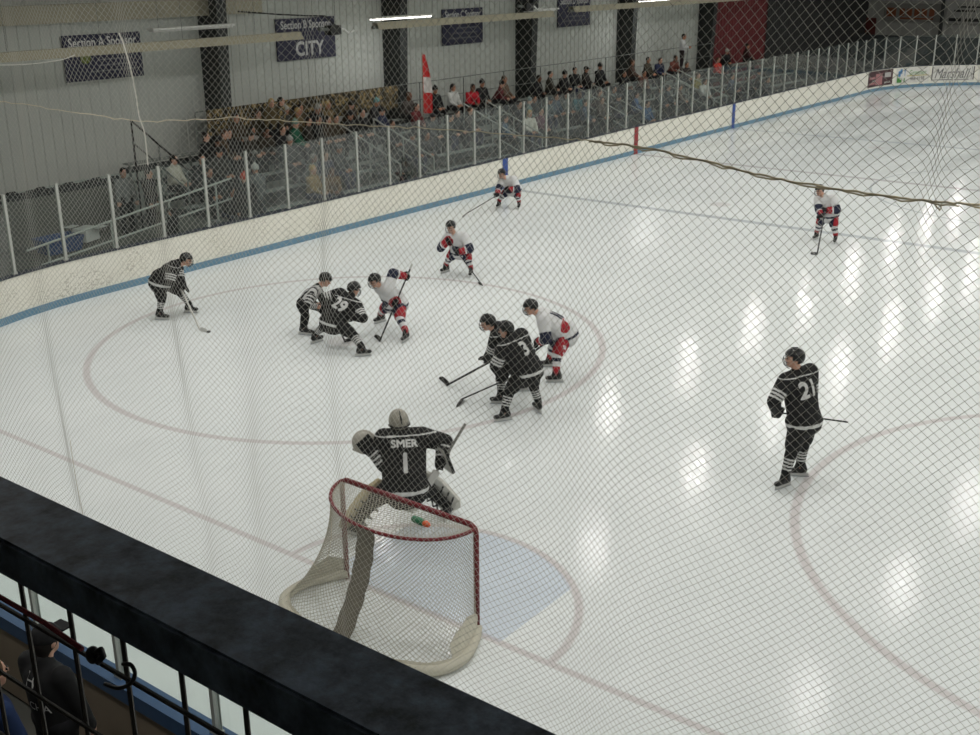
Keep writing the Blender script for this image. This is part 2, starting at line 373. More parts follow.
for ya, za, yb, zb in ((20.6, 6.2, 0, 9.9), (-17, 6.8, 0, 9.9)):
    mb.add([(-14, ya, za), (68, ya, za), (68, yb, zb), (-14, yb, zb), (-14, ya, za+.2), (68, ya, za+.2), (68, yb, zb+.2), (-14, yb, zb+.2)], [(0, 1, 2, 3), (4, 5, 6, 7), (0, 1, 5, 4), (0, 3, 7, 4), (1, 2, 6, 5)])
struct(mb.build('ceiling', ROOFM))
mb = MB(); mb.box((0, WY-.16, 5.36), (31, .3, .44)); struct(mb.build('trim_1', BEIGE))       # eave girt along the far wall
colx = [13.55, 21.1, 28.55, 35.95, 43.4]
for x in colx:
    mb = MB(); d0, d1 = .6, .84                          # tapered steel frame column: web and flanges
    for xx, hw, ya in ((x, .18, WY-.02),):
        mb.add([(x-hw, WY-.03, 0), (x+hw, WY-.03, 0), (x+hw, WY, 0), (x-hw, WY, 0), (x-hw, WY-.03, 6.6), (x+hw, WY-.03, 6.6), (x+hw, WY, 6.6), (x-hw, WY, 6.6)], [(3, 2, 1, 0), (4, 5, 6, 7), (0, 1, 5, 4), (1, 2, 6, 5), (2, 3, 7, 6), (3, 0, 4, 7)])
        mb.add([(x-hw, WY-d0-.03, 0), (x+hw, WY-d0-.03, 0), (x+hw, WY-d0, 0), (x-hw, WY-d0, 0), (x-hw, WY-d1-.03, 6.6), (x+hw, WY-d1-.03, 6.6), (x+hw, WY-d1, 6.6), (x-hw, WY-d1, 6.6)], [(3, 2, 1, 0), (4, 5, 6, 7), (0, 1, 5, 4), (1, 2, 6, 5), (2, 3, 7, 6), (3, 0, 4, 7)])
        mb.add([(x-.012, WY-d0, 0), (x+.012, WY-d0, 0), (x+.012, WY, 0), (x-.012, WY, 0), (x-.012, WY-d1, 6.6), (x+.012, WY-d1, 6.6), (x+.012, WY, 6.6), (x-.012, WY, 6.6)], [(0, 1, 5, 4), (1, 2, 6, 5), (2, 3, 7, 6), (3, 0, 4, 7)])
    struct(mb.build('column', COLM))

# ------------------------------------------------------------------ dasher boards and glass
def ribbon(q0, q1, prof, name, m, parent, step=.35, follow=True):     # prof: (offset outward, z or z as share of the board height)
    mb = MB(); n = max(2, int((q1-q0)/step)); rows = []
    for i in range(n+1):
        p, t, nn = PATH.at(q0+(q1-q0)*i/n); zt = ztop(p.x); rows.append([p+nn*o+Z3*(zt+z if z > -9 else z+10) for o, z in prof])
    k = len(prof); vs = [v for r in rows for v in r]; fs = []
    for i in range(n):
        for j in range(k): fs.append((i*k+j, i*k+(j+1) % k, (i+1)*k+(j+1) % k, (i+1)*k+j))
    fs += [tuple(range(k-1, -1, -1)), tuple(n*k+j for j in range(k))]
    mb.add(vs, fs); return mb.build(name, m, parent)
boards = thing('dasher_boards', 'white puck-marked boards around the ice with a blue kick plate', 'rink boards')
T = PATH.s[-1]; G = -10.          # z values below -9 are absolute (z+10)
ribbon(0, T, [(0, -10.0), (.1, -10.0), (.1, -.03), (0, -.03)], 'board_panel', BOARD, boards)
ribbon(0, T, [(-.014, -10.0), (-.001, -10.0), (-.001, -9.85), (-.014, -9.85)], 'kick_plate', KICK, boards)
ribbon(0, T, [(-.02, -.03), (.14, -.03), (.14, 0), (-.02, 0)], 'cap_rail', CAPM, boards)
qE0, qE1 = PATH.find(lambda p: abs(p.y+4.6)+abs(p.x+3.35)), PATH.find(lambda p: abs(p.y-6.)+10*(p.x > 5)*1.)
ribbon(0, 9.0, [(.101, -.13), (.15, -.13), (.15, .012), (-.03, .012), (-.03, .001), (.101, .001)], 'cap_trim', CAPB, boards)
ribbon(0, 9.0, [(.101, -10.0), (.12, -10.0), (.12, -.14), (.101, -.14)], 'outer_backing', WOODD, boards)
def qx(x, side=1): return PATH.find(lambda p: abs(p.x-x)+(100 if p.y*side < 8 else 0))
for xx, mt, nm, wd in ((XB, mat('line_blue', (48, 78, 150), .5), 'line_stripe', .26), (XR, mat('line_red', (150, 46, 50), .5), 'line_stripe', .26), (XF, MATS['line_blue'], 'line_stripe', .26)):
    q = qx(xx); ribbon(q-wd/2, q+wd/2, [(-.018, -10.0), (-.0145, -10.0), (-.0145, -.03), (-.018, -.03)], nm, mt, boards, .1)
def proj_x(p):
    d = p-CAMP; return 490+FOC*d.dot(_R)/d.dot(_F)
def path_q(px, py): return PATH.find(lambda p: abs(proj_x(p+Z3*.5)-px)+(1e3 if p.x < 45 or p.y < 2 else 0))
def path_q_old(px, py):      # position along the boards under a pixel of their foot
    t = at_z(px, py, .0); return PATH.find(lambda p: (p-t).length)
# advertising panels on the far corner
AD = mat('ad_white', (214, 212, 206), .5); ADK = mat('ad_dark', (70, 44, 48), .6, 0, .3, 3)
def ad_panel(q0, q1, m, label):
    o = ribbon(q0, q1, [(-.012, -9.76), (-.001, -9.76), (-.001, -.07), (-.012, -.07)], 'ad_panel', m, boards, .3); o['label'] = label; return o
qa = [path_q(*p) for p in ((868, 92.5), (892.5, 90.), (896, 89.8), (929, 87.5), (931, 87.4), (974, 85.2), (978, 85.1))]
qs = qa; a1 = ad_panel(qs[0], qs[1], ADK, 'dark red advertising panel'); a2 = ad_panel(qs[2], qs[3], AD, 'white advertising panel with a green and blue swirl'); a3 = ad_panel(qs[4], qs[5], AD, 'white advertising panel with script lettering'); a4 = ad_panel(qs[6], qs[6]+3, AD, 'white advertising panel cut by the frame edge')
def ad_patch(q0, q1, z0, z1, m, parent, name='ad_print', off=-.016):
    mb = MB(); n = 5; vs = []
    for i in range(n+1):
        p, t, nn = PATH.at(q0+(q1-q0)*i/n); vs += [p+nn*off+Z3*z0, p+nn*off+Z3*z1, p+nn*(off+.003)+Z3*z0, p+nn*(off+.003)+Z3*z1]
    fs = []
    for i in range(n): a = 4*i; b = a+4; fs += [(a, a+1, b+1, b), (a+2, b+2, b+3, a+3), (a, b, b+2, a+2), (a+1, a+3, b+3, b+1)]
    mb.add(vs, fs); return mb.build(name, m, parent)
def ad_text(q, z, txt, size, m, parent, sx=1., shear=0., flip=False):
    me = text_mesh(txt, size, shear)
    for v in me.vertices:
        p, t, nn = PATH.at(q+v.co.x*sx); v.co = p-nn*(.019+v.co.z)+Z3*(z+v.co.y)
    me.materials.append(m); me.name = 'ad_lettering'; return link('ad_lettering', me, parent)
ga = (qs[1]-qs[0]); zt0 = ztop(53)
pk = mat('ad_pink', (170, 120, 122), .6); gw = mat('ad_grey', (176, 172, 170), .6)
for fx, z0, z1, mm in ((.06, .62, .74, pk), (.06, .36, .46, pk), (.36, .30, .86, pk), (.66, .64, .88, gw), (.66, .34, .42, gw), (.20, .50, .56, gw)):
    ad_patch(qs[0]+ga*fx, qs[0]+ga*(fx+.27), z0, z1, mm, a1)
gr, bl_ = mat('ad_green', (74, 140, 62), .5), mat('ad_blue', (64, 128, 178), .5)
g2 = qs[3]-qs[2]
def swirl(m, pts, wd, parent):
    for (f0, z0), (f1, z1) in zip(pts, pts[1:]):
        ad_patch(qs[2]+g2*min(f0, f1)-.0, qs[2]+g2*(max(f0, f1)+.02), min(z0, z1)-wd, max(z0, z1)+wd, m, parent)
swirl(bl_, [(.06, .66), (.12, .80), (.18, .90), (.27, .88), (.27, .70)], .07, a2); swirl(gr, [(.03, .60), (.03, .44), (.10, .36), (.18, .36), (.27, .42)], .08, a2)
ad_patch(qs[2]+g2*.35, qs[2]+g2*.98, .585, .62, mat('ad_yellow', (176, 160, 60), .5), a2)
ad_text(qs[2]+g2*.66, .75, 'Greener', .36, gr, a2, .95); ad_text(qs[2]+g2*.66, .44, '468-4198', .27, BLACK, a2, .95)
g3 = qs[5]-qs[4]; ad_text(qs[4]+g3*.47, .62, 'Marshall', .74, mat('ad_script', (96, 96, 96), .6), a3, .80, .35)
for f in (.0, .93, .98): ad_patch(qs[4]+g3*f, qs[4]+g3*f+.06, .3, .98, mat('ad_line', (60, 56, 58), .5), a3)
ad_patch(qs[4]+g3*.03, qs[4]+g3*.9, .30, .33, MATS['ad_line'], a3)

glass = thing('rink_glass', 'clear glass shielding on white posts above the boards', 'rink glass')
qref = qx(8.3); posts = []
k0 = int((qref-0.2)/1.232); k1 = int((PATH.find(lambda p: abs(p.y+3)+(100 if p.x < 30 else 0))-qref)/1.232)
SQ = [qref+1.232*k for k in range(-k0, k1+1)]
for q in SQ:
    p, t, nn = PATH.at(q); zt = ztop(p.x); mb = MB(); c = p+nn*.05
    R = Matrix((t, nn, Z3)).transposed()
    hg = gh(p.x); mb.box(c+Z3*(zt+hg/2), (.042, .05, hg), R=R); mb.box(c-nn*.028+Z3*(zt+hg/2), (.06, .008, hg), R=R); mb.box(c+Z3*(zt+.02), (.1, .07, .03), R=R)
    mb.build('stanchion', ALU, glass)
for q0, q1 in zip(SQ, SQ[1:]):
    mb = MB(); n = 2; vs = []
    for i in range(n+1):
        p, t, nn = PATH.at(q0+.03+(q1-q0-.06)*i/n); zt = ztop(p.x)
        for o in (.046, .056):
            for z in (zt+.004, zt+gh(p.x)-.015): vs.append(p+nn*o+Z3*z)
    fs = [(0, 2, 3, 1), (8, 9, 11, 10)]
    for i in range(n): a = 4*i; b = a+4; fs += [(a, a+1, b+1, b), (a+2, b+2, b+3, a+3), (a, b, b+2, a+2), (a+1, a+3, b+3, b+1)]
    mb.add(vs, fs); mb.build('pane', GLASS, glass)

# ------------------------------------------------------------------ lamps over the ice
LENS = mat('lamp_lens', (255, 255, 250), .5, emit=(255, 252, 244), estr=3.5)
def ceiling_light(x, y, z):
    t = thing('ceiling_light', 'white LED lamp panel hanging over the ice', 'light', (x, y, z), 'lamp panels over the ice')
    mb = MB(); mb.box((x, y, z+.05), (.60, .44, .08)); mb.build('housing', WHITE, t)
    mb = MB(); mb.box((x, y, z+.004), (.54, .38, .012)); mb.build('lens', LENS, t)
    zr = 9.9-.178*abs(y)
    for s in (-.3, .3):
        mb = MB(); mb.tube([(x+s, y, z+.08), (x+s, y, zr)], .006, 5); mb.build('hanger', STEEL, t)
    l = bpy.data.lights.new('lamp', 'AREA'); l.shape = 'RECTANGLE'; l.size = .50; l.size_y = .34; l.energy = LAMP_W; l.color = (1, .99, .965)
    o = bpy.data.objects.new('lamp', l); COL.objects.link(o); o.parent = t; o.location = (0, 0, -.012)
for yy, ph in ((10.3, 0), (5.8, 2.65), (-.8, 0), (-7.4, 2.65), (-11.6, 0)):
    for k in range(-2, 11): ceiling_light(5.2+ph+5.3*k, yy, 7.0)  # nearest lamp of each row is added to brighten the netting and guard rail

# ------------------------------------------------------------------ heaters, strip lights and signs by the far wall
def radiant_heater(x0, x1, y, z, label, lit=False):
    t = thing('radiant_heater', label, 'heater', ((x0+x1)/2, y, z), 'radiant heaters over the bleachers')
    mb = MB(); h, wb, wt = .2, .36, .16
    pr = [(-wb/2, 0), (-wt/2, h), (wt/2, h), (wb/2, 0), (wb/2-.015, 0), (wt/2-.012, h-.015), (-wt/2+.012, h-.015), (-wb/2+.015, 0)]; vs = []
    for x in (x0, x1): vs += [(x, y+a, z+b) for a, b in pr]
    mb.add(vs, [(i, (i+1) % 8, 8+(i+1) % 8, 8+i) for i in range(8)]); mb.build('reflector', BEIGE, t)
    mb = MB(); mb.tube([(x0-.1, y, z+.06), (x1+.05, y, z+.06)], .05, 10); mb.build('heater_tube', STEEL, t)
    for k in range(int((x1-x0)/2.4)+1):
        x = x0+.3+k*2.4
        if x < x1:
            mb = MB(); mb.tube([(x, y, z+h), (x, y, 9.9-.18*y)], .006, 5); mb.build('hanger', STEEL, t)
    return t
radiant_heater(3.5, 15.0, 17, 4.50, 'long beige tube heater above the left end of the stands')
radiant_heater(18.1, 27.4, 17, 4.60, 'beige tube heater between the burner box and the second column')
radiant_heater(28.7, 46, 17, 4.70, 'beige tube heater running over the far end of the stands')
def burner(px, py, label):
    p = at_y(px, py, 17); t = thing('heater_burner', label, 'heater', p, 'heater burner boxes')
    mb = MB(); mb.box(p, (.42, .26, .26)); mb.build('box', BLACK, t)
    mb = MB(); mb.tube([p+V((-.55, 0, .05)), p+V((-.2, 0, .02))], .05, 8); mb.build('pipe', STEEL, t)
    mb = MB(); mb.tube([p+V((.2, 0, .0)), p+V((.45, 0, .0)), p+V((.62, 0, -.12)), p+V((.85, 0, -.05))], .035, 8); mb.build('elbow', WHITE, t)
    mb = MB(); mb.tube([p+V((-3.2, .3, .62)), p+V((-1.9, .2, .50)), p+V((-.8, .1, .42)), p+V((-.3, 0, .40)), p+V((.1, 0, .13))], .022, 6); mb.build('cable', BLACK, t)
    mb = MB(); mb.tube([p+V((.1, 0, .13)), p+V((.1, 0, 2.2))], .008, 5); mb.build('hanger', STEEL, t); return t
burner(333, 30, 'black burner box with cable between the first two tube heaters')
burner(527, 7, 'black burner box at the frame top between the far heaters')
def strip_light(pa, pb, lit, label):
    a, b = at_y(pa[0], pa[1], 17.6), at_y(pb[0], pb[1], 17.6); z = (a.z+b.z)/2; a.z = b.z = z; c = (a+b)/2; L = b.x-a.x
    t = thing('strip_light', label, 'light', c, 'strip lights over the stands')
    mb = MB(); mb.box(c+Z3*.05, (L, .3, .05)); mb.build('housing', WHITE, t)
    for s in (-.07, .07):
        mb = MB(); mb.tube([c+V((-L/2+.04, s, 0)), c+V((L/2-.04, s, 0))], .025, 8); mb.build('lamp_tube', LENS if lit else WHITE, t)
    for s in (-.4, .4):
        mb = MB(); mb.tube([c+V((L*s, 0, .07)), c+V((L*s, 0, 2.0))], .006, 5); mb.build('hanger', STEEL, t)
    if lit:
        l = bpy.data.lights.new('strip', 'AREA'); l.shape = 'RECTANGLE'; l.size = L; l.size_y = .2; l.energy = 26; o = bpy.data.objects.new('strip', l); COL.objects.link(o); o.parent = t; o.location = (0, 0, -.04)
strip_light((150, 31), (232, 27), False, 'unlit white strip light beside the first dark column')
strip_light((371, 20), (430, 16), True, 'lit strip light in front of the second dark column')
strip_light((525, 13), (556, 9), False, 'unlit strip light in front of the third dark column')
strip_light((640, 3), (668, -1), True, 'lit strip light at the top edge right of the fourth column')
def sponsor_sign(x0, x1, z0, z1, head, label, body=None):
    y = WY-.05; c = V(((x0+x1)/2, y, (z0+z1)/2)); t = thing('sponsor_sign', label, 'sign', c, 'sponsor signs on the far wall'); W = x1-x0
    mb = MB(); mb.box(c, (W, .04, z1-z0)); mb.build('sign_panel', NAVY, t)
    text_on('lettering', head, .33, V((c.x, y-.022, z1-.2)), X3, Z3, LETTER, t, W/2.85, .006)
    if body == 'text':
        mb = MB()
        for i, (a, b) in enumerate(((.42, .9), (.42, .86), (.42, .92), (.30, .95))): mb.box((x0+W*(a+b)/2, y-.022, z1-.50-.14*i), (W*(b-a), .004, .035))
        mb.build('small_print', mat('print_grey', (104, 104, 112), .7), t)
        mb = MB(); mb.ell((x0+W*.26, y-.022, z1-.55), AX, (.16, .006, .17)); mb.build('emblem', mat('emblem_olive', (104, 112, 56), .7), t)
    elif body: text_on('lettering', body[0], body[1], V((c.x+.1, y-.022, z0+.30)), X3, Z3, LETTER, t, body[2], .02)
    else:
        mb = MB()
        for i in range(3): mb.box((c.x+.1*i, y-.022, z0+.22+.17*i), (W*(.75-.12*i), .004, .045))
        mb.build('small_print', mat('print_grey', (104, 104, 112), .7), t)
    return t
sponsor_sign(9.03, 11.36, 3.68, 4.82, 'Section A Sponsor', 'navy sponsor sign lettered Section A left of the first column', 'text')
sponsor_sign(16.2, 18.65, 3.70, 4.92, 'Section B Sponsor', 'navy sponsor sign with large CITY lettering between first two columns', ('CITY', .58, .95))
sponsor_sign(23.95, 26.25, 3.70, 4.92, 'Section C Sponsor', 'navy sponsor sign right of the second column and the flag', None)
sponsor_sign(31.15, 33.5, 3.98, 5.15, 'Section D Sponsor', 'navy sponsor sign cut by the frame top right of the third column', None)

def wall_panel_sign(pa, pb, x, m, label, rows, rm):
    a, b = at_x(pa[0], pa[1], x), at_x(pb[0], pb[1], x); c = (a+b)/2; W, H = abs(a.y-b.y), abs(a.z-b.z)
    t = thing('wall_sign', label, 'sign', c); mb = MB(); mb.box(c, (.05, W, H)); mb.build('sign_panel', m, t)
    mb = MB()
    for f0, f1, g, h in rows:
        mb.box((x-.03, max(a.y, b.y)-W*(f0+f1)/2, min(a.z, b.z)+H*g), (.012, W*(f1-f0), H*h))
    mb.build('print', rm, t); return t
XE = 65.85
wall_panel_sign((885, 3), (940, 22), XE, mat('sign_grey', (118, 116, 112), .7), 'grey sign with rust orange print on the far end wall', [(.28+.13*i, .37+.13*i, .5, .42) for i in range(5)]+[(.05, .22, .5, .5), (.3, .88, .16, .1)], mat('rust_print', (118, 66, 38), .7))
wall_panel_sign((948, 3), (982, 24), XE, mat('sign_pale', (140, 140, 136), .7), 'pale sign with two black bars at the far end wall', [(.08, .42, .18, .16), (.5, .98, .18, .16), (.2, .8, .62, .1), (.3, .9, .82, .08)], BLACK)
wall_panel_sign((838, 17), (874, 42), XE, mat('banner_maroon', (84, 34, 30), .8), 'dark maroon banner in the far corner of the hall', [(.1, .5, .6, .1), (.2, .9, .35, .08)], mat('banner_dark', (40, 26, 24), .8))
a = at_x(944, 0, 65.5)
mb = MB(); mb.box((65.5, a.y, 4.5), (.16, .16, 9)); struct(mb.build('column', COLM))
mb = MB(); mb.box((64.6, 11, 1.0), (.12, 18, 2.0)); struct(mb.build('partition', mat('partition_grey', (50, 54, 56), .7)))

# ------------------------------------------------------------------ bleachers
ROWY = [15.25+.72*k for k in range(5)]; ROWZ = [.45+.30*k for k in range(5)]
def bleacher(x0, x1, rows, label, grp='aluminium bleacher sections'):
    t = thing('bleacher', label, 'bleachers', ((x0+x1)/2, ROWY[rows[0]], 0), grp)
    for k in rows:
        y, z = ROWY[k], ROWZ[k]
        mb = MB(); mb.box(((x0+x1)/2, y, z-.02), (x1-x0, .26, .04)); mb.build('seat_plank', PLANK, t)
        mb = MB(); mb.box(((x0+x1)/2, y-.42, z-.435), (x1-x0, .32, .03)); mb.build('foot_plank', FOOTB, t)
        mb = MB(); mb.box(((x0+x1)/2, y+.15, z-.21), (x1-x0, .02, .16)); mb.build('riser', FOOTB, t)
    n = max(2, int((x1-x0)/1.9)+1)
    for i in range(n):
        x = x0+.12+(x1-x0-.24)*i/(n-1); mb = MB()
        for k in rows:
            y, z = ROWY[k], ROWZ[k]; mb.bar((x, y, 0), (x, y, z-.04), .05, .05); mb.bar((x, y-.58, z-.47), (x, y+.13, z-.47), .04, .04)
        mb.bar((x, ROWY[rows[0]]-.5, .03), (x, ROWY[rows[-1]]+.1, .03), .05, .05); mb.build('frame', STEEL, t)
    return t
bleacher(9.7, 16.6, (0, 1, 2), 'lower bleacher rows left of the first stair aisle')
bleacher(18.3, 22.6, (0, 1, 2), 'lower bleacher rows between the first and second stair aisles')
bleacher(24.0, 29.4, (0, 1, 2), 'lower bleacher rows right of the second stair aisle')
bleacher(30.8, 36.4, (0, 1, 2), 'lower bleacher rows beside the red centre line')
bleacher(37.8, 48.5, (0, 1, 2), 'lower bleacher rows by the far blue line')
bleacher(9.7, 27.4, (3, 4), 'upper two bleacher rows on the left half of the stands')
bleacher(27.45, 48.5, (3, 4), 'upper two bleacher rows on the right half of the stands')
def aisle(x0, x1, label):
    t = thing('aisle_stairs', label, 'stairs', ((x0+x1)/2, 15, 0), 'stair aisles in the bleachers')
    for k in range(5):
        z = .2+.2*k; y = 14.95+.44*k; mb = MB(); mb.box(((x0+x1)/2, y, z-.02), (x1-x0-.1, .42, .04)); mb.box(((x0+x1)/2, y+.2, z-.1), (x1-x0-.1, .02, .2)); mb.build('step', FOOTB, t)
    for x in (x0+.05, x1-.05):
        a, b = V((x, 14.9, .98)), V((x, 17.3, 1.95)); mb = MB(); mb.tube([a, b], .024, 8); mb.build('handrail', ALU, t)
        mb = MB(); mb.tube([a-Z3*.45, b-Z3*.45], .02, 8); mb.build('mid_rail', ALU, t)
        for f in (0, .5, 1):
            p = a.lerp(b, f); mb = MB(); mb.tube([p-Z3*(.95+.02*f), p], .022, 8); mb.build('rail_post', ALU, t)
aisle(16.65, 18.25, 'stair aisle with pale rails between left bleacher sections')
aisle(22.65, 23.95, 'stair aisle with pale rails right of the red flag')
aisle(29.45, 30.75, 'stair aisle with pale rails left of the red centre post')
aisle(36.45, 37.75, 'stair aisle with pale rails near the standing spectator')
t = thing('back_railing', 'thin grey railing along the top row of the stands', 'railing', (28, 18.44, 0))
mb = MB(); mb.tube([(12.3, 18.44, 2.66), (43, 18.44, 2.72)], .018, 8); mb.build('top_rail', STEEL, t)
mb = MB(); mb.tube([(12.3, 18.44, 2.1), (43, 18.44, 2.15)], .015, 8); mb.build('mid_rail', STEEL, t)
for k in range(14):
    mb = MB(); x = 12.3+k*2.36; mb.tube([(x, 18.44, 0), (x, 18.44, 2.66+.06*k/13)], .02, 8); mb.build('post', STEEL, t)
t = thing('end_railing', 'dark sloping railing at the left end of the stands', 'railing', (9.45, 16.2, 0))
mb = MB(); mb.tube([(9.4, 17.3, 2.86), (9.45, 15.3, 1.82), (9.45, 14.95, 1.82)], .024, 8); mb.build('handrail', BLACK, t)
mb = MB(); mb.tube([(9.4, 17.3, 2.3), (9.45, 15.3, 1.3)], .02, 8); mb.build('mid_rail', STEEL, t)
for y, z in ((17.3, 2.86), (16.3, 2.34), (15.3, 1.82)):
    mb = MB(); mb.tube([(9.42, y, 0), (9.42, y, z)], .024, 8); mb.build('post', BLACK if y > 17 else STEEL, t)
# camouflage sheet hung over the back railing
mb = MB(); n = 100; m_ = 10; vs = []
for o in (0, .012):
    for i in range(n+1):
        for j in range(m_+1):
            x = 12.6+8.0*i/n; z = 2.69-.74*j/m_+.02*math.sin(x*5)*(j/m_); vs.append((x, 18.38-o+.045*math.sin(x*7.3+j*.3)*(j/m_+.2)-.03*math.sin(x*2.1), z))
K = (n+1)*(m_+1)
for o in (0, K):
    fs = [(o+i*(m_+1)+j, o+(i+1)*(m_+1)+j, o+(i+1)*(m_+1)+j+1, o+i*(m_+1)+j+1) for i in range(n) for j in range(m_)]
    mb.f += fs; mb.mi += [0]*len(fs)
mb.v = [V(p) for p in vs]; o = mb.build('camouflage_sheet', CAMO, smooth=True); tag(o, 'brown camouflage sheet hung along the back railing of the stands', 'sheet')
# frame at the right end of the sheet
t = thing('metal_hoop', 'thin dark metal hoop at the right end of the camouflage sheet', 'hoop', (20.75, 18.5, 1.65))
mb = MB(); mb.tube([(20.45, 18.5, 1.66), (20.45, 18.5, 2.62), (21.15, 18.5, 2.66), (21.15, 18.5, 1.66)], .02, 6); mb.build('tube_frame', BLACK, t)
# ramp with rails at the left
t = thing('access_ramp', 'grey ramp with two pale pipe rails behind the left glass', 'ramp', (7.2, 15, 0))
mb = MB(); mb.add([(4.3, 14.6, 0), (4.3, 15.9, 0), (9.6, 14.6, .6), (9.6, 15.9, .6), (9.6, 14.6, 0), (9.6, 15.9, 0)], [(0, 2, 3, 1), (0, 4, 2), (1, 3, 5), (2, 4, 5, 3), (0, 1, 5, 4)]); mb.build('deck', CONC, t)
mb = MB(); mb.tube([(4.6, 14.62, .87), (10.2, 14.62, 1.57)], .026, 8); mb.build('top_rail', ALU, t)
mb = MB(); mb.tube([(4.9, 14.62, .50), (10.4, 14.62, 1.10)], .024, 8); mb.build('lower_rail', ALU, t)
for x in (5.1, 6.7, 8.3, 9.7):
    mb = MB(); mb.tube([(x, 14.62, (x-4.3)*.11), (x, 14.62, .87+(x-4.6)*.125)], .024, 8); mb.build('rail_post', ALU, t)
# blue bin, box and paper on the floor at the left
p = at_z(60, 251, 0); t = thing('storage_tote', 'blue plastic tote on the floor behind the left glass', 'tote', p)
mb = MB(); vs = []
for z, s in ((0, .42), (.34, .5)): vs += [p+V((a*s, b*s*.65, z)) for a, b in ((-1, -1), (1, -1), (1, 1), (-1, 1))]
for z, s in ((.34, .48), (.03, .40)): vs += [p+V((a*s, b*s*.65, z)) for a, b in ((-1, -1), (1, -1), (1, 1), (-1, 1))]
mb.add(vs, [(3, 2, 1, 0), (12, 13, 14, 15)]+[(4*r+i, 4*r+(i+1) % 4, 4*r+4+(i+1) % 4, 4*r+4+i) for r in range(3) for i in range(4)]); mb.build('tub', mat('tote_blue', (48, 74, 122), .5), t)
mb = MB(); mb.tube([p+V((a*.5, b*.325, .34)) for a, b in ((-1, -1), (1, -1), (1, 1), (-1, 1))], .02, 6, closed=True); mb.build('rim', mat('tote_blue', (48, 74, 122), .5), t)
p = at_z(87, 240, 0); t = thing('cardboard_box', 'white carton on the floor beside the blue tote', 'box', p)
mb = MB(); mb.box(p+V((0, 0, .16)), (.5, .4, .32), .3); mb.build('carton', WHITE, t)
mb = MB(); mb.box(p+V((.2, -.3, .34)), (.34, .22, .01), .3); mb.box(p+V((-.2, .3, .34)), (.34, .22, .01), .3); mb.build('flap', WHITE, t)
p = at_z(83, 231, 0)+Z3*0; t = thing('folding_table', 'small pale folding table behind the white carton', 'table', p+V((.3, .3, 0)))
c = p+V((.3, .3, 0)); mb = MB(); mb.box(c+Z3*.6, (1.1, .5, .03)); mb.build('table_top', mat('pale_top', (150, 152, 150), .6), t)
for sx in (-.5, .5):
    for sy in (-.2, .2): mb = MB(); mb.tube([c+V((sx, sy, 0)), c+V((sx, sy, .6))], .015, 6); mb.build('leg', STEEL, t)
mb = MB(); mb.box((7.7, 18.35, .58), (4.2, .14, 1.16)); struct(mb.build('wall_low', mat('low_wall_grey', (104, 102, 96), .8)))
CHB = mat('pad_black', (20, 20, 22), .8)
def foam_pad():
    t = thing('foam_pad', 'black padded block in the row on the low wall at left', 'pad', (0, 0, 0), 'black pads along the low wall')
    mb = MB(); mb.box((0, 0, .085), (.23, .13, .17)); mb.cap((-.09, 0, .17), (.09, 0, .17), .05, .05, 1, .5, Y3); mb.build('cushion', CHB, t)
    mb = MB(); mb.box((0, -.068, .09), (.05, .008, .16)); mb.build('strap', BLACK, t); return t
cs = foam_pad()
for k in range(14):
    o = cs if k == 0 else copy_tree(cs); o.location = (6.05+.262*k, 18.35, 1.16); o.scale = (1, 1, .85+.3*((k*7) % 3)/2)

# ------------------------------------------------------------------ people: shared pieces
def two_bone(a, c, l1, l2, pole):
    d = c-a; L = d.length; n = d.normalized()
    if L > l1+l2-.005: return a+d*(l1/(l1+l2))
    x = (l1*l1-l2*l2+L*L)/(2*L); h = math.sqrt(max(l1*l1-x*x, 0)); p = pole-n*pole.dot(n)
    p = p.normalized() if p.length > 1e-5 else V((0, 0, 1)); return a+n*x+p*h
def az(d): a = rad(d); return V((math.cos(a), math.sin(a), 0))
def left_of(f): return V((-f.y, f.x, 0))
def head_shapes(mb, h, hf, hl, hu, s=1.):
    mb.ell(h+hu*.02*s-hf*.008*s, (hf, hl, hu), (.100*s, .078*s, .100*s)); mb.cap(h+hf*.02*s-hu*.02*s, h+hf*.045*s-hu*.085*s, .068*s, .038*s, 1, 1.1, hl)
    mb.cap(h+hf*.095*s+hu*.012*s, h+hf*.112*s-hu*.022*s, .010*s, .015*s)
    for q in (-1, 1): mb.ell(h+hl*q*.080*s-hu*.012*s-hf*.01*s, (hf, hl, hu), (.022*s, .014*s, .033*s), 8, 6)
def face_marks(h, hf, hl, hu, s=1.):
    e = MB()
    for q in (-1, 1): e.ell(h+hf*.088*s+hl*q*.032*s+hu*.012*s, (hf, hl, hu), (.010*s, .016*s, .009*s), 8, 5, 1); e.ell(h+hf*.092*s+hl*q*.033*s+hu*.034*s, (hf, hl, hu), (.007*s, .022*s, .005*s), 8, 5, 1)
    e.ell(h+hf*.084*s-hu*.052*s, (hf, hl, hu), (.010*s, .026*s, .007*s), 8, 5, 2); return e
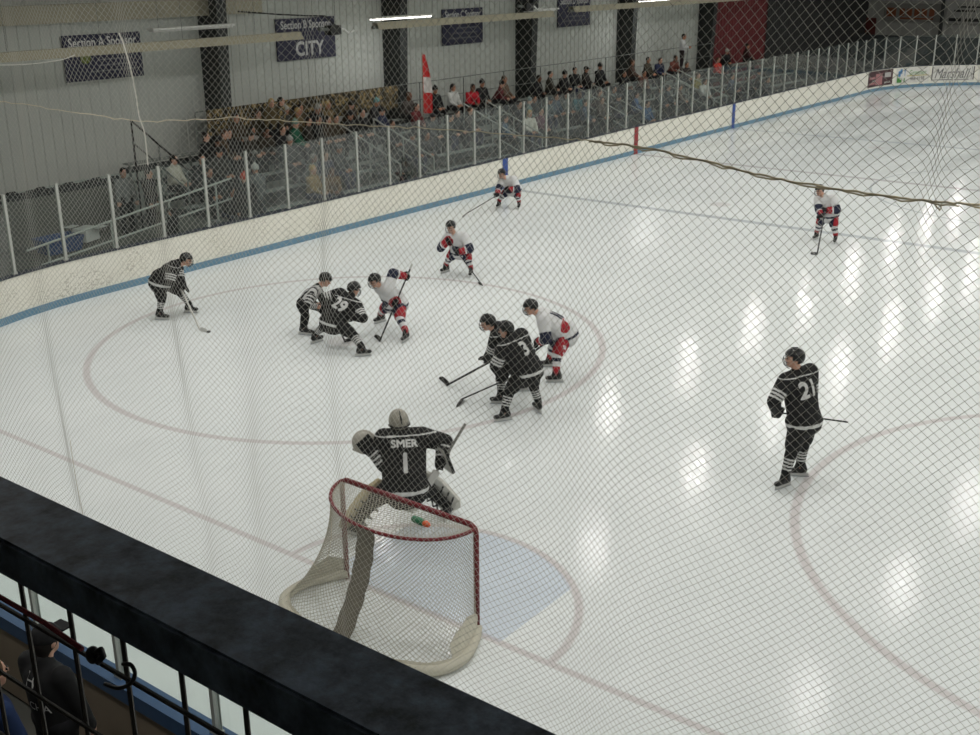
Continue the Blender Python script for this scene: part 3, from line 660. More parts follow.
def finger_hand(mb, grip, d, s, k=1., thumb=1):       # five fingers curled round a bar along s; d: forearm direction
    d = (d-s*d.dot(s)); d = d.normalized() if d.length > 1e-4 else s.cross(Z3).normalized(); n = d.cross(s).normalized()*thumb
    mb.cap(grip-d*.075*k-n*.01, grip-d*.005*k-n*.028*k, .034*k, .036*k, 1.25, .62, s)
    for i, (o, l) in enumerate(((-.033, .86), (-.011, .97), (.011, 1.), (.033, .92))):
        b = grip+s*(-o)*k-n*.030*k; p1 = b+d*.034*k*l; p2 = p1+n*.046*k*l-d*.004*k; p3 = p2-d*.030*k*l+n*.006*k
        mb.cap(b, p1, .0125*k, .012*k); mb.cap(p1, p2, .012*k, .011*k); mb.cap(p2, p3, .011*k, .0095*k)
    t0 = grip-d*.05*k+s*.034*k; t1 = t0+n*.036*k+s*.014*k+d*.012*k; t2 = t1+n*.010*k+d*.032*k
    mb.cap(t0, t1, .0135*k, .0125*k); mb.cap(t1, t2, .0125*k, .011*k)
def seg_dist(p, a, b):
    d = b-a; t = max(0., min(1., (p-a).dot(d)/d.length_squared)); return (p-(a+d*t)).length, t

# ------------------------------------------------------------------ spectators
def civilian(pose):        # facing -Y, origin on the seat (or floor); returns mesh datas
    f = V((0, -1, 0)); l = left_of(f)
    if pose == 'stand':
        pel, neck, head = V((0, 0, .95)), V((0, .02, 1.46)), V((0, -.03, 1.60)); feet = [V((.12, 0, 0)), V((-.12, .02, 0))]; hands = [V((.27, -.05, .82)), V((-.25, -.12, .86))]
        kn = V((0, -1, 0))
    elif pose == 'stand_hands':
        pel, neck, head = V((0, 0, .95)), V((0, .02, 1.46)), V((.01, -.04, 1.60)); feet = [V((.13, .03, 0)), V((-.11, -.03, 0))]; hands = [V((.10, -.30, 1.12)), V((-.08, -.31, 1.15))]; kn = V((0, -1, 0))
    elif pose == 'lean':
        pel, neck, head = V((0, .02, .11)), V((0, -.20, .57)), V((0, -.27, .71)); feet = [V((.15, -.44, -.43)), V((-.14, -.40, -.43))]; hands = [V((.06, -.48, .16)), V((-.05, -.47, .17))]; kn = V((0, -.6, 1))
    else:
        pel, neck, head = V((0, .02, .11)), V((.0, -.02, .63)), V((.01, -.06, .78)); feet = [V((.13, -.42, -.43)), V((-.13, -.44, -.43))]; hands = [V((.10, -.34, .19)), V((-.10, -.36, .19))]; kn = V((0, -.6, 1))
    sh = [neck+l*.185*q-Z3*.075 for q in (1, -1)]; hip = [pel+l*.09*q for q in (1, -1)]; ank = [p+Z3*.09+V((0, .03, 0)) for p in feet]
    knee = [two_bone(hip[i], ank[i], .44, .42, kn+l*(.25 if i == 0 else -.25)) for i in (0, 1)]
    elb = [two_bone(sh[i], hands[i], .29, .26, l*(.7 if i == 0 else -.7)+V((0, .6, -.5))) for i in (0, 1)]
    hf = f; hl = l; hu = Z3
    body = MB(); head_shapes(body, head, hf, hl, hu); body.cap(head-Z3*.05+V((0, .02, 0)), neck-Z3*.05, .055, .06); body.cap(neck-Z3*.22, pel, .11, .12, 1.2, .8, l)
    for i in (0, 1):
        body.cap(neck-Z3*.14, sh[i]-Z3*.03, .04, .04); body.cap(sh[i], elb[i], .045, .038); body.cap(elb[i], hands[i], .036, .026); dirn = (hands[i]-elb[i]).normalized()
        finger_hand(body, hands[i]+dirn*.06, dirn, l if i else -l, 1., 1)
        body.cap(hip[i], knee[i], .075, .05); body.cap(knee[i], ank[i], .048, .035)
    jk = MB(); jk.cap(pel-Z3*.02, neck-Z3*.16, .145, .155, 1.32, .92, l); jk.cap(neck-Z3*.14+l*.1, neck-Z3*.14-l*.1, .105, .105); jk.cap(neck-Z3*.05, neck+Z3*.005, .085, .07)
    for i in (0, 1): jk.cap(sh[i], elb[i], .082, .068); jk.cap(elb[i], hands[i]-(hands[i]-elb[i]).normalized()*.05, .066, .052)
    tr = MB(); tr.cap(hip[0], hip[1], .125, .125)
    for i in (0, 1): tr.cap(hip[i], knee[i], .105, .080); tr.cap(knee[i], ank[i]+Z3*.01, .078, .062)
    hr = MB(); hr.ell(head+hu*.032-hf*.022, (hf, hl, hu), (.103, .090, .103)); hr.cap(head-hf*.05, head-hf*.05-hu*.08, .075, .055, 1.05, .8, hl)
    lo = MB(); lo.ell(head+hu*.032-hf*.022, (hf, hl, hu), (.105, .094, .104)); lo.cap(head-hf*.055, neck-Z3*.06-hf*.07, .085, .06, 1.15, .7, hl)
    be = MB(); be.ell(head+hu*.045-hf*.012, (hf, hl, hu), (.112, .098, .100)); be.cap(head+hu*.03+hf*.03, head+hu*.035-hf*.05, .098, .098, 1., .55, hl); be.ell(head+hu*.155-hf*.02, AX, (.028, .028, .028))
    cp = MB(); cp.ell(head+hu*.04-hf*.012, (hf, hl, hu), (.112, .096, .096)); cp.box(head+hf*.135+hu*.045, (.15, .11, .016))
    tmp = {}
    def mk(key, mb, vox, extra=None, n=2):
        o = blob(mb, key, [EYE, EYE, LIP], None, vox, n, extra=extra); tmp[key] = o.data; bpy.data.objects.remove(o)
    mk('body', body, .016, face_marks(head, hf, hl, hu)); mk('jacket', jk, .024); mk('trousers', tr, .024); mk('hair', hr, .016); mk('long_hair', lo, .018); mk('beanie', be, .016); mk('cap', cp, .014, None, 1)
    for i in (0, 1):
        sb = MB(); p = feet[i]; sb.cap(p+V((0, .06, .05)), p+V((0, -.13, .04)), .05, .042, 1, .9); sb.cap(p+V((0, .03, .05)), p+V((0, .03, .11)), .05, .045); mk('shoe%d' % i, sb, .016)
    return tmp
CIV = {p: civilian(p) for p in ('sit', 'lean', 'stand', 'stand_hands')}
def cloth(c): return mat('cloth_%d_%d_%d' % c, c, .9, 0, .18, 9)
HAIRC = dict(dark=(30, 24, 20), brown=(70, 50, 34), blond=(176, 148, 96), grey=(140, 138, 132))
def person(name, pose, loc, rz, coat, trous, head, label, group, skin=0, sc=1.):
    t = thing(name, label, 'person', loc, group, rz); t.scale = (sc, sc, sc); D = CIV[pose]
    def part(n, key, m):
        me = D[key]; o = link(n, me, t)
        o.material_slots[0].link = 'OBJECT'; o.material_slots[0].material = m; return o
    part('body', 'body', SKIN[skin]); part('jacket', 'jacket', cloth(coat) if isinstance(coat, tuple) else coat); part('trousers', 'trousers', cloth(trous))
    kind, c = head
    part({'hair': 'hair', 'long': 'hair', 'beanie': 'beanie', 'cap': 'cap'}[kind], {'hair': 'hair', 'long': 'long_hair', 'beanie': 'beanie', 'cap': 'cap'}[kind], cloth(HAIRC[c] if isinstance(c, str) else c))
    if kind == 'cap': part('hair', 'hair', cloth(HAIRC['dark'])).scale = (.97, .97, .985)
    for i in (0, 1): part('shoe', 'shoe%d' % i, cloth((26, 26, 28)))
    return t
K_, DG, NV = (22, 22, 25), (52, 52, 54), (34, 40, 66)
D_ = 'dark'
SPEC = [   # px, py of the head, row, coat, trousers, head, words
 (205, 139, 3, K_, K_, ('hair', D_), 'black coat'), (213, 132, 3, K_, DG, ('beanie', (24, 24, 26)), 'black coat and black beanie'), (223, 127, 3, (72, 58, 42), K_, ('hair', 'brown'), 'brown coat'),
 (229, 139, 3, K_, K_, ('long', D_), 'black coat with long dark hair'), (236, 122, 4, (62, 52, 38), K_, ('hair', D_), 'olive brown coat'), (244, 125, 3, (44, 40, 34), K_, ('cap', (60, 54, 44)), 'dark coat and brown cap'),
 (252, 137, 3, (150, 148, 142), K_, ('hair', D_), 'pale grey jacket'), (263, 104, 8, (84, 72, 48), K_, ('long', 'blond'), 'tan coat with blond hair, standing'), (272, 102, 8, CAMO, K_, ('hair', D_), 'pale camouflage jacket, standing'),
 (285, 108, 4, (60, 60, 58), K_, ('beanie', (170, 168, 160)), 'grey coat and pale beanie'), (291, 104, 4, (104, 88, 58), K_, ('hair', 'blond'), 'tan coat with fair hair'), (307, 117, 3, (40, 36, 30), K_, ('hair', D_), 'dark brown coat'),
 (294, 116, 3, (32, 88, 66), DG, ('beanie', (120, 150, 136)), 'green jacket and pale green beanie'), (313, 113, 4, K_, K_, ('beanie', (150, 148, 142)), 'black coat and grey beanie'), (336, 112, 3, (66, 58, 44), K_, ('hair', D_), 'brown green coat'),
 (327, 95, 4, (110, 92, 62), K_, ('hair', 'blond'), 'sandy coat with fair hair'), (346, 111, 4, (56, 46, 34), K_, ('cap', (40, 36, 28)), 'brown coat and dark cap'), (362, 113, 3, K_, DG, ('hair', D_), 'black jacket beside the dark frame'), (371, 106, 4, DG, K_, ('beanie', (110, 150, 148)), 'dark jacket and teal beanie'),
 (381, 104, 3, NV, K_, ('beanie', (18, 18, 20)), 'blue jacket and black beanie'), (404, 100, 4, (70, 64, 60), K_, ('hair', 'brown'), 'grey brown coat'), (416, 104, 3, (96, 34, 36), K_, ('hair', D_), 'dark red jacket'),
 (435, 93, 4, K_, K_, ('beanie', (18, 18, 20)), 'black coat right of the flag'), (453, 93, 4, (196, 196, 192), K_, ('long', D_), 'white jacket with dark hair'), (470, 89, 4, (176, 28, 42), K_, ('hair', D_), 'bright red jacket'),
 (482, 85, 4, K_, K_, ('beanie', (18, 18, 20)), 'black coat right of the red jacket'), (496, 83, 4, (92, 36, 40), K_, ('beanie', (24, 20, 20)), 'maroon coat and dark beanie'), (504, 90, 4, (104, 84, 70), K_, ('hair', 'brown'), 'tan brown coat'), (516, 98, 2, K_, K_, ('hair', D_), 'black coat below the third column'),
 (529, 98, 2, (112, 128, 126), K_, ('beanie', (124, 136, 134)), 'grey teal coat'), (530, 113, 1, (200, 196, 186), NV, ('long', 'blond'), 'cream white jacket'), (541, 108, 1, (92, 52, 66), K_, ('hair', D_), 'plum jacket'),
 (424, 132, 1, K_, K_, ('hair', D_), 'black coat below the flag'), (412, 130, 1, K_, NV, ('beanie', (30, 30, 32)), 'black coat and dark beanie below the flag'), (322, 145, 1, NV, K_, ('hair', 'brown'), 'navy blue jacket'), (305, 146, 1, (110, 112, 108), K_, ('hair', 'grey'), 'grey coat with grey hair'),
 (338, 144, 1, (64, 66, 66), NV, ('cap', (90, 90, 88)), 'charcoal coat and grey cap'), (312, 166, 0, (142, 118, 76), NV, ('hair', 'blond'), 'tan jacket low in the stands'), (329, 163, 0, (112, 86, 56), K_, ('hair', 'brown'), 'brown jacket low in the stands'),
 (534, 76, 4, K_, K_, ('hair', D_), 'black coat beside the third column'), (550, 76, 4, (60, 56, 48), K_, ('hair', D_), 'olive coat'), (560, 75, 4, K_, K_, ('beanie', (22, 22, 24)), 'black coat and black beanie'), (575, 70, 4, K_, NV, ('hair', D_), 'black coat'), (586, 70, 4, (44, 40, 38), K_, ('cap', (30, 28, 26)), 'dark brown coat and cap'),
 (600, 68, 4, K_, K_, ('beanie', (18, 18, 20)), 'black coat and dark beanie'), (624, 73, 3, K_, K_, ('hair', D_), 'black coat at the fourth column'), (632, 67, 4, (74, 54, 44), K_, ('hair', 'brown'), 'brown coat at the fourth column'), (641, 70, 3, (96, 66, 58), DG, ('hair', D_), 'rust brown coat'), (648, 63, 4, (58, 52, 40), K_, ('hair', D_), 'olive coat right of the fourth column'),
 (657, 60, 4, NV, K_, ('hair', D_), 'navy coat'), (556, 92, 2, (60, 74, 90), K_, ('hair', D_), 'slate blue jacket'), (545, 96, 2, (70, 84, 90), NV, ('cap', (50, 60, 66)), 'blue grey jacket and cap'), (576, 97, 2, (62, 104, 112), K_, ('hair', D_), 'teal jacket'), (594, 95, 2, (80, 66, 58), K_, ('hair', 'brown'), 'brown jacket in the middle rows'),
 (610, 92, 2, (84, 88, 88), K_, ('hair', D_), 'grey jacket in the middle rows'), (636, 97, 1, (56, 84, 122), NV, ('hair', D_), 'blue jacket left of the red centre post'), (625, 90, 2, (60, 62, 64), K_, ('beanie', (150, 150, 146)), 'charcoal jacket and pale beanie'), (647, 112, 0, (48, 82, 118), NV, ('hair', D_), 'blue jacket right of the red centre post'), (660, 92, 1, (70, 72, 74), K_, ('hair', D_), 'dark grey jacket'),
 (534, 104, 2, K_, K_, ('hair', D_), 'black coat beside the cream jacket'), (672, 59, 4, (110, 62, 52), K_, ('hair', D_), 'rust red coat left of the standing person'), (694, 76, 2, (150, 138, 72), DG, ('hair', 'brown'), 'mustard yellow jacket'), (705, 82, 1, (190, 188, 184), DG, ('long', D_), 'white jacket near the far blue line'),
 (718, 62, 3, (190, 64, 52), K_, ('hair', 'brown'), 'orange red jacket'), (724, 53, 4, K_, K_, ('beanie', (186, 184, 176)), 'black coat and white beanie'), (747, 50, 4, (64, 40, 38), K_, ('hair', D_), 'dark maroon coat in front of the red wall'), (747, 72, 1, K_, K_, ('hair', D_), 'black coat right of the blue line post'), (759, 72, 1, K_, DG, ('beanie', (30, 30, 32)), 'black coat and beanie by the far seats'), (768, 76, 0, DG, K_, ('hair', D_), 'dark grey coat at the far front row'),
 (687, 62, 3, (52, 46, 44), K_, ('hair', D_), 'dark coat below the standing person'), (172, 152, 2, (188, 182, 168), K_, ('hair', D_), 'cream white jacket at the left end'), (444, 113, 2, (70, 72, 70), NV, ('hair', D_), 'grey coat under the black coat'), (457, 112, 2, K_, K_, ('hair', D_), 'black coat under the white jacket'), (505, 112, 1, (70, 92, 112), K_, ('hair', D_), 'faded blue jacket'),
 (198, 150, 2, K_, K_, ('hair', D_), 'black coat at the stand end'), (208, 158, 1, K_, DG, ('hair', D_), 'black coat low at the stand end'), (218, 150, 2, (40, 36, 32), K_, ('cap', (36, 34, 32)), 'dark coat and dark cap'), (226, 162, 0, K_, NV, ('hair', D_), 'black coat in the front'),
 (262, 132, 3, (50, 44, 34), K_, ('hair', D_), 'dark olive coat below the camouflage jacket'), (278, 131, 3, K_, K_, ('hair', 'brown'), 'black coat with brown hair'), (290, 143, 2, (58, 60, 58), K_, ('beanie', (150, 150, 146)), 'charcoal coat and grey beanie'), (318, 124, 3, K_, K_, ('hair', D_), 'black coat beside the green jacket'), (328, 127, 3, (60, 50, 38), K_, ('hair', D_), 'dark brown jacket'), (350, 122, 3, K_, K_, ('beanie', (28, 28, 30)), 'black coat and beanie below the sheet'), (300, 104, 4, (70, 60, 42), K_, ('hair', D_), 'olive brown jacket at the sheet'), (318, 101, 4, (52, 44, 32), K_, ('hair', D_), 'dark brown coat at the sheet'), (258, 118, 4, (58, 50, 36), K_, ('hair', 'brown'), 'brown olive coat'), (392, 118, 2, K_, K_, ('hair', D_), 'black jacket below the blue jacket'), (432, 110, 2, (60, 62, 64), K_, ('cap', (40, 40, 42)), 'dark grey jacket and cap'), (470, 108, 2, (66, 60, 56), NV, ('hair', 'brown'), 'grey brown jacket'),
 (566, 95, 2, (88, 92, 90), K_, ('hair', D_), 'pale grey jacket'), (585, 100, 1, (50, 66, 84), K_, ('hair', D_), 'dark slate jacket'), (602, 102, 1, (70, 60, 54), K_, ('hair', 'brown'), 'brown coat behind the glass'), (618, 100, 1, (58, 60, 62), NV, ('beanie', (60, 66, 72)), 'charcoal coat and dark beanie'), (668, 84, 1, (54, 58, 64), K_, ('hair', D_), 'dark slate coat'), (680, 84, 1, (84, 70, 62), K_, ('hair', D_), 'brown grey coat'), (732, 78, 1, (48, 58, 78), K_, ('hair', D_), 'dark blue coat'),
]
ROWN = ['front bleacher row', 'second bleacher row', 'third bleacher row', 'fourth bleacher row', 'top bleacher row']
ORD = ['first', 'second', 'third', 'fourth', 'fifth', 'sixth', 'seventh', 'eighth', 'ninth', 'tenth', '11th', '12th', '13th', '14th', '15th', '16th', '17th', '18th', '19th', '20th', '21st', '22nd', '23rd', '24th', '25th', '26th', '27th', '28th']+['%dth' % k for k in range(29, 31)]+['31st', '32nd', '33rd']+['%dth' % k for k in range(34, 41)]
GRP = 'spectators in the stands'
for i, (px, py, row, coat, tr, hd, words) in enumerate(sorted(SPEC)):
    k = row if row < 5 else 4; same = sorted(s[0] for s in SPEC if (s[2] if s[2] < 5 else 4) == k); rank = same.index(px)
    label = 'spectator in %s, %s from left on %s' % (words, ORD[rank], ROWN[k])
    wds = label.split()
    if len(wds) > 16: label = 'spectator in %s, %s on %s' % (words, ORD[rank], ROWN[k])
    x = at_y(px, py, ROWY[k]-.05).x; random.seed(i); rz = rad(random.uniform(-22, 30))
    if row == 8: person('spectator', 'stand', (x, ROWY[k]-.40, ROWZ[k]-.42), rz, coat, tr, hd, label, GRP, i % 3 and (i % 2), .96)
    else: person('spectator', 'lean' if i % 3 == 1 else 'sit', (x, ROWY[k], ROWZ[k]), rz, coat, tr, hd, label, GRP, 2 if i % 9 == 4 else i % 2, random.uniform(.95, 1.04))
p = at_y(683, 40, ROWY[4]); person('spectator', 'stand_hands', (p.x, ROWY[4], ROWZ[4]), rad(15), (196, 196, 196), (34, 24, 26), ('hair', D_), 'spectator in white top and dark trousers standing on the top bench', GRP, 1, .98)
def stander(px, py, y, coat, tr, hd, label, pose='stand', rz=0, sc=1., skin=0):
    p = at_y(px, py, y); return person('spectator', pose, (p.x, y, 0), rad(rz), coat, tr, hd, label, 'people standing behind the glass', skin, sc)
stander(243, 153, 14.2, K_, K_, ('beanie', (196, 74, 54)), 'person in dark coat and orange beanie standing behind the glass', 'stand_hands', 160, 1.0)
stander(254, 150, 14.75, (96, 98, 98), (50, 52, 54), ('beanie', (170, 170, 166)), 'person in grey coat and pale beanie behind the orange beanie', 'stand', 175, 1.03, 1)
stander(122, 166, 17.5, (134, 134, 132), K_, ('hair', D_), 'person in pale grey jacket standing behind the left ramp', 'stand', -10, .98)
stander(148, 178, 16.9, K_, K_, ('hair', D_), 'person in black coat standing left of the bleachers', 'stand', 30, .97)
stander(171, 205, 14.25, K_, K_, ('hair', D_), 'person in black coat crouched low by the glass near the ramp', 'stand', 200, .72)
stander(404, 176, 14.3, K_, DG, ('beanie', (24, 24, 26)), 'small child in black coat standing at the glass by the aisle', 'stand', 180, .55)

# red and white flag on a pole in the top rows
p = at_y(424, 105, 17.9); t = thing('flag', 'red and white flag on a pole held up in the top rows', 'flag', (p.x, 17.9, 1.3))
top = at_y(422, 54, 17.9); mb = MB(); mb.tube([(p.x-.05, 17.9, 1.3), (top.x, 17.9, top.z+.04)], .014, 8); mb.build('pole', WOODD, t)
mb = MB(); nz, ns = 34, 10; vs = []; H = top.z-1.75
for o in (0, .008):
    for i in range(nz+1):
        for j in range(ns+1):
            f = i/nz; wd = .10+.30*math.sin(min(1, f*1.15+.1)*PI*.62); s = j/ns
            vs.append((top.x+.01+wd*s, 17.9-o+.05*math.sin(s*9+f*2)*(.3+s), top.z-H*f-.05*s))
Q = (nz+1)*(ns+1)
for o in (0, Q):
    for i in range(nz):
        for j in range(ns):
            mb.f.append((o+i*(ns+1)+j, o+(i+1)*(ns+1)+j, o+(i+1)*(ns+1)+j+1, o+i*(ns+1)+j+1)); f = i/nz; mb.mi.append(1 if .36 < f < .62 and j > 0 else 0)
mb.v = [V(q) for q in vs]; mb.build('flag_cloth', [mat('flag_red', (186, 40, 40), .8), mat('flag_white', (206, 200, 196), .8)], t, True)

# ------------------------------------------------------------------ the goal
goal = thing('hockey_goal', 'red framed hockey goal with white net in front of the black goalie', 'goal', (0, 0, 0))
def smooth_path(pts, n):
    pts = [V(p) for p in pts]; out = []; N = len(pts)-1
    for i in range(n+1):
        u = i/n*N; k = min(int(u), N-1); f = u-k; a, b, c, d = pts[max(k-1, 0)], pts[k], pts[k+1], pts[min(k+2, N)]
        out.append(.5*((2*b)+(c-a)*f+(2*a-5*b+4*c-d)*f*f+(3*b-a-3*c+d)*f**3))
    return out
HW, GH = .93, 1.235
Bp = [(0, HW, .03), (-.22, 1.06, .03), (-.52, 1.16, .03), (-.82, 1.08, .03), (-1.02, .74, .03), (-1.10, .3, .03)]; Bp = Bp+[(x, -y, z) for x, y, z in reversed(Bp)]
NS, NTT = 64, 29
TOP = [V((-.60*math.sin(PI*i/NS), HW*math.cos(PI*i/NS), GH-.02-.05*math.sin(PI*i/NS))) for i in range(NS+1)]; BASE = smooth_path(Bp, NS)
def back_pt(i, t):
    a, b = TOP[i], BASE[i]; e = t**1.9; p = a.lerp(b, e); p.z = a.z+(b.z-a.z)*t; return p
for y in (-1, 1):
    mb = MB(); mb.tube([(0, y*HW, 0), (0, y*HW, GH-.08), (0, y*(HW-.015), GH-.03), (0, y*(HW-.07), GH)], .030, 12); mb.build('post', RED, goal, True)
mb = MB(); mb.tube([(0, -HW+.07, GH), (0, HW-.07, GH)], .030, 12); mb.build('crossbar', RED, goal, True)
mb = MB(); mb.tube(TOP, .019, 8); mb.build('top_back_bar', RED, goal, True)
mb = MB(); mb.tube([p+Z3*.03 for p in BASE], .055, 10); mb.build('base_pad', CANVAS, goal, True)
def lattice(fn, ns, nt, r, name, skip=None):
    mb = MB()
    for fam in (1, -1):
        for s0 in range(-nt, ns+nt+1):
            seg = []
            for j in range(nt+1):
                i = s0+fam*j
                if 0 <= i <= ns: seg.append(fn(i, j))
            if len(seg) > 1: mb.tube(seg, r, 4)
    return mb.build(name, TWINE, goal)
lattice(lambda i, j: back_pt(i, j/NTT), NS, NTT, .0026, 'back_net')
def shelf(i, j): a = V((0, HW*math.cos(PI*i/NS), GH-.01)); q = a.lerp(TOP[i], j/10); q.z -= .03*math.sin(PI*j/10)*math.sin(PI*i/NS); return q
lattice(shelf, NS, 10, .0026, 'top_net')
def skirt(i0, i1, t0, name, m, off=.004):
    mb = MB(); n = 6; vs = []; W = i1-i0+1
    for o in (off, off+.006):
        for i in range(i0, i1+1):
            for j in range(n+1):
                tt = t0(i)+(1-t0(i))*j/n; p = back_pt(i, tt); nn = V((p.x+.2, p.y, 0)).normalized(); vs.append(p+nn*(o+.008*math.sin(i*1.3+j)))
    fs = []
    for o in (0, W*(n+1)):
        fs += [(o+i*(n+1)+j, o+(i+1)*(n+1)+j, o+(i+1)*(n+1)+j+1, o+i*(n+1)+j+1) for i in range(W-1) for j in range(n)]
    mb.add(vs, fs); return mb.build(name, m, goal, True)
skirt(50, NS, lambda i: .84-.10*math.sin(PI*min(1, (i-50)/14)), 'canvas_skirt', CANVAS); skirt(0, 14, lambda i: .84-.10*math.sin(PI*min(1, (14-i)/14)), 'canvas_skirt', CANVAS); skirt(14, 50, lambda i: .93, 'canvas_skirt', CANVAS)
mb = MB(); vs = []
for o in (.012, .024):
    for j in range(21):
        p = back_pt(32, j/20); nn = V((-1, 0, .35)).normalized()
        for s in (-1, 1): vs.append(p+nn*o+Y3*s*(.115+.008*math.sin(j*1.7+s)))
fs = [(o+2*j, o+2*j+1, o+2*j+3, o+2*j+2) for o in (0, 42) for j in range(20)]
mb.add(vs, fs); mb.build('centre_strap', CANVASD, goal, True)
mb = MB(); mb.tube([back_pt(32, j/12)+V((.02, 0, 0)) for j in range(13)], .022, 8); mb.build('centre_post', CANVASD, goal, True)
# water bottle lying on the net
ba, bb = at_z(412.5, 518, GH-.01), at_z(429.5, 525.5, GH-.01); dr = (bb-ba).normalized()
t = thing('water_bottle', 'green water bottle with orange cap lying on top of the net', 'bottle', ba)
mb = MB(); mb.cap(ba+dr*.03, ba+dr*.14, .036, .038); mb.cap(ba+dr*.14, ba+dr*.17, .038, .028); mb.build('body', mat('bottle_green', (44, 112, 78), .4), t, True)
mb = MB(); mb.cap(ba+dr*.185, ba+dr*.215, .034, .030); mb.cap(ba+dr*.22, ba+dr*.245, .014, .012); mb.build('cap', mat('bottle_orange', (214, 96, 52), .4), t, True)

# ------------------------------------------------------------------ hockey players
def limb_stripes(c, arms, spine, pel, up, scheme):     # which cloth colour a point of the jersey has
    best = None
    for a, e, h in arms:
        d0, t0 = seg_dist(c, a, e); d1, t1 = seg_dist(c, e, h)
        d, q = (d0, t0*.52) if d0 < d1 else (d1, .52+t1*.48)
        if best is None or d < best[0]: best = (d, q)
    ds, ts = seg_dist(c, spine[0], spine[1]); h = (c-pel).dot(up)
    arm = best[0] < .115 and ds > .125+.03*(best[1] < .2) and best[1] > .15; q = best[1]
    if scheme == 'black':
        if arm: return 1 if (.27 < q < .315 or .35 < q < .395 or .43 < q < .475) else 0
        return 1 if -.062 < h < -.014 or -.026 < (c-spine[1]).dot(up) < -.014 else 0
    if scheme == 'goalie':
        if arm: return 1 if (.62 < q < .66 or .72 < q < .76 or .82 < q < .86) else 0
        return 1 if -.10 < h < -.055 or -.008 < (c-spine[1]).dot(up) < .008 else 0
    if scheme == 'white':
        if arm: return 0 if q < .34 else (2 if q < .66 else (0 if q < .72 else 3))
        return 2 if -.07 < h < -.02 else 0
    side = spine[2]; x = (c-pel).dot(side)                     # referee: vertical bars
    if arm: return 1 if int((q*1.15)/.062) % 2 else 0
    return 1 if int((x+2)/.045) % 2 else 0
def skater(name, label, team, fl, fr, toe, pel, neck, head, hl_, hr_, face, look, stick=None, number=None, nm=None, sh_az=None, kspread=.25, group='hockey players on the ice', knee_pole=None, elbow=(None, None), big=1., skin=0, look_dn=0., slim=1.08, bend=1.018):
    g = (fl+fr)/2; g.z = 0; t = thing(name, label, 'person', g, group)
    f = az(face); lat = left_of(f); up = (neck-pel).normalized()
    ls = left_of(az(sh_az if sh_az is not None else face)); ls = (ls-up*ls.dot(up)).normalized(); fr3 = ls.cross(up)
    sh = [neck-up*.055+ls*q*.195*big for q in (1, -1)]; hip = [pel+lat*q*.105-Z3*.02 for q in (1, -1)]; feet = [fl, fr]; hands = [hl_, hr_]
    tz = [az(a) for a in toe]; ank = [feet[i]+Z3*.17 for i in (0, 1)]
    LL = [min(1., (ank[i]-hip[i]).length*bend/.87) for i in (0, 1)]
    knee = [two_bone(hip[i], ank[i], .45*LL[i], .42*LL[i], (knee_pole or f)+lat*(kspread if i == 0 else -kspread)+tz[i]*.4) for i in (0, 1)]
    elb = []
    for i in (0, 1):
        pole = elbow[i] if elbow[i] is not None else ls*(.8 if i == 0 else -.8)-up*.35-fr3*.25
        hh = hands[i]; d = (hh-sh[i])
        if d.length > .58: hands[i] = hh = sh[i]+d.normalized()*.58
        elb.append(two_bone(sh[i], hh, .31, .28, pole))
    hf = az(look)*math.cos(rad(look_dn))-Z3*math.sin(rad(look_dn)); hl2 = left_of(az(look)); hu = hf.cross(hl2)
    # body
    b = MB(); head_shapes(b, head, hf, hl2, hu); b.cap(head-hu*.05-hf*.02, neck-up*.04, .056, .066); b.cap(neck-up*.2, pel, .12, .125, 1.25, .8, ls)
    for i in (0, 1):
        b.cap(neck-up*.06, sh[i], .06, .06); b.cap(sh[i], elb[i], .05, .04); b.cap(elb[i], hands[i], .038, .03); b.cap(hip[i], knee[i], .085, .058); b.cap(knee[i], ank[i], .055, .042); b.cap(ank[i], ank[i]-Z3*.06+tz[i]*.03, .038, .030)
    blob(b, 'body', [SKIN[skin], EYE, LIP], t, .017, 2, extra=face_marks(head, hf, hl2, hu))
    # jersey
    goalie = team == 'goalie'; k = 1.14 if goalie else 1.; ref = team == 'referee'
    kk = .86 if ref else k*slim
    hd = (-up*.4-Z3*.6).normalized()
    j = MB(); j.cap(pel-up*(.04 if not ref else -.04), neck-up*.2, .165*kk, .175*kk, 1.30, .94, ls); j.cap(sh[0]-up*.02-ls*.03, sh[1]-up*.02+ls*.03, .118*kk, .118*kk); j.cap(neck-up*.05, neck+up*.03, .095, .076)
    if not ref: j.cap(pel+hd*(.08 if goalie else .02), pel-hd*.05, .200*kk, .178*kk, 1.22, 1.08, ls)
    for i in (0, 1):
        w_ = (hands[i]-elb[i]).normalized(); j.cap(sh[i], elb[i], .105*kk, .086*kk); j.cap(elb[i], hands[i]-w_*.06, .086*kk, .066*kk)
    arms = [(sh[i], elb[i], hands[i]) for i in (0, 1)]; sch = team
    mats = {'black': [J['black'], J['stripe']], 'goalie': [J['black'], J['stripe']], 'white': [J['white'], J['white'], J['navy'], J['red']], 'referee': [J['stripe'], J['black']]}[team]
    jer = blob(j, 'jersey', mats, t, .0135, 2, lambda c: limb_stripes(c, arms, (pel, neck, ls), pel, -hd, sch)); jer['label'] = {'black': 'black jersey with white stripes', 'goalie': 'black goalie jersey with white hem', 'white': 'white jersey with navy and red sleeves', 'referee': 'black and white striped referee shirt'}[team]
    # pants
    p = MB(); pk_ = .9 if ref else 1.; p.cap(hip[0]+Z3*.02, hip[1]+Z3*.02, .138*pk_, .138*pk_)
    for i in (0, 1): p.cap(hip[i], hip[i].lerp(knee[i], .84), .140*pk_, (.112 if not ref else .085)*pk_)
    if ref:
        for i in (0, 1): p.cap(knee[i], ank[i]+Z3*.04, .085, .075)
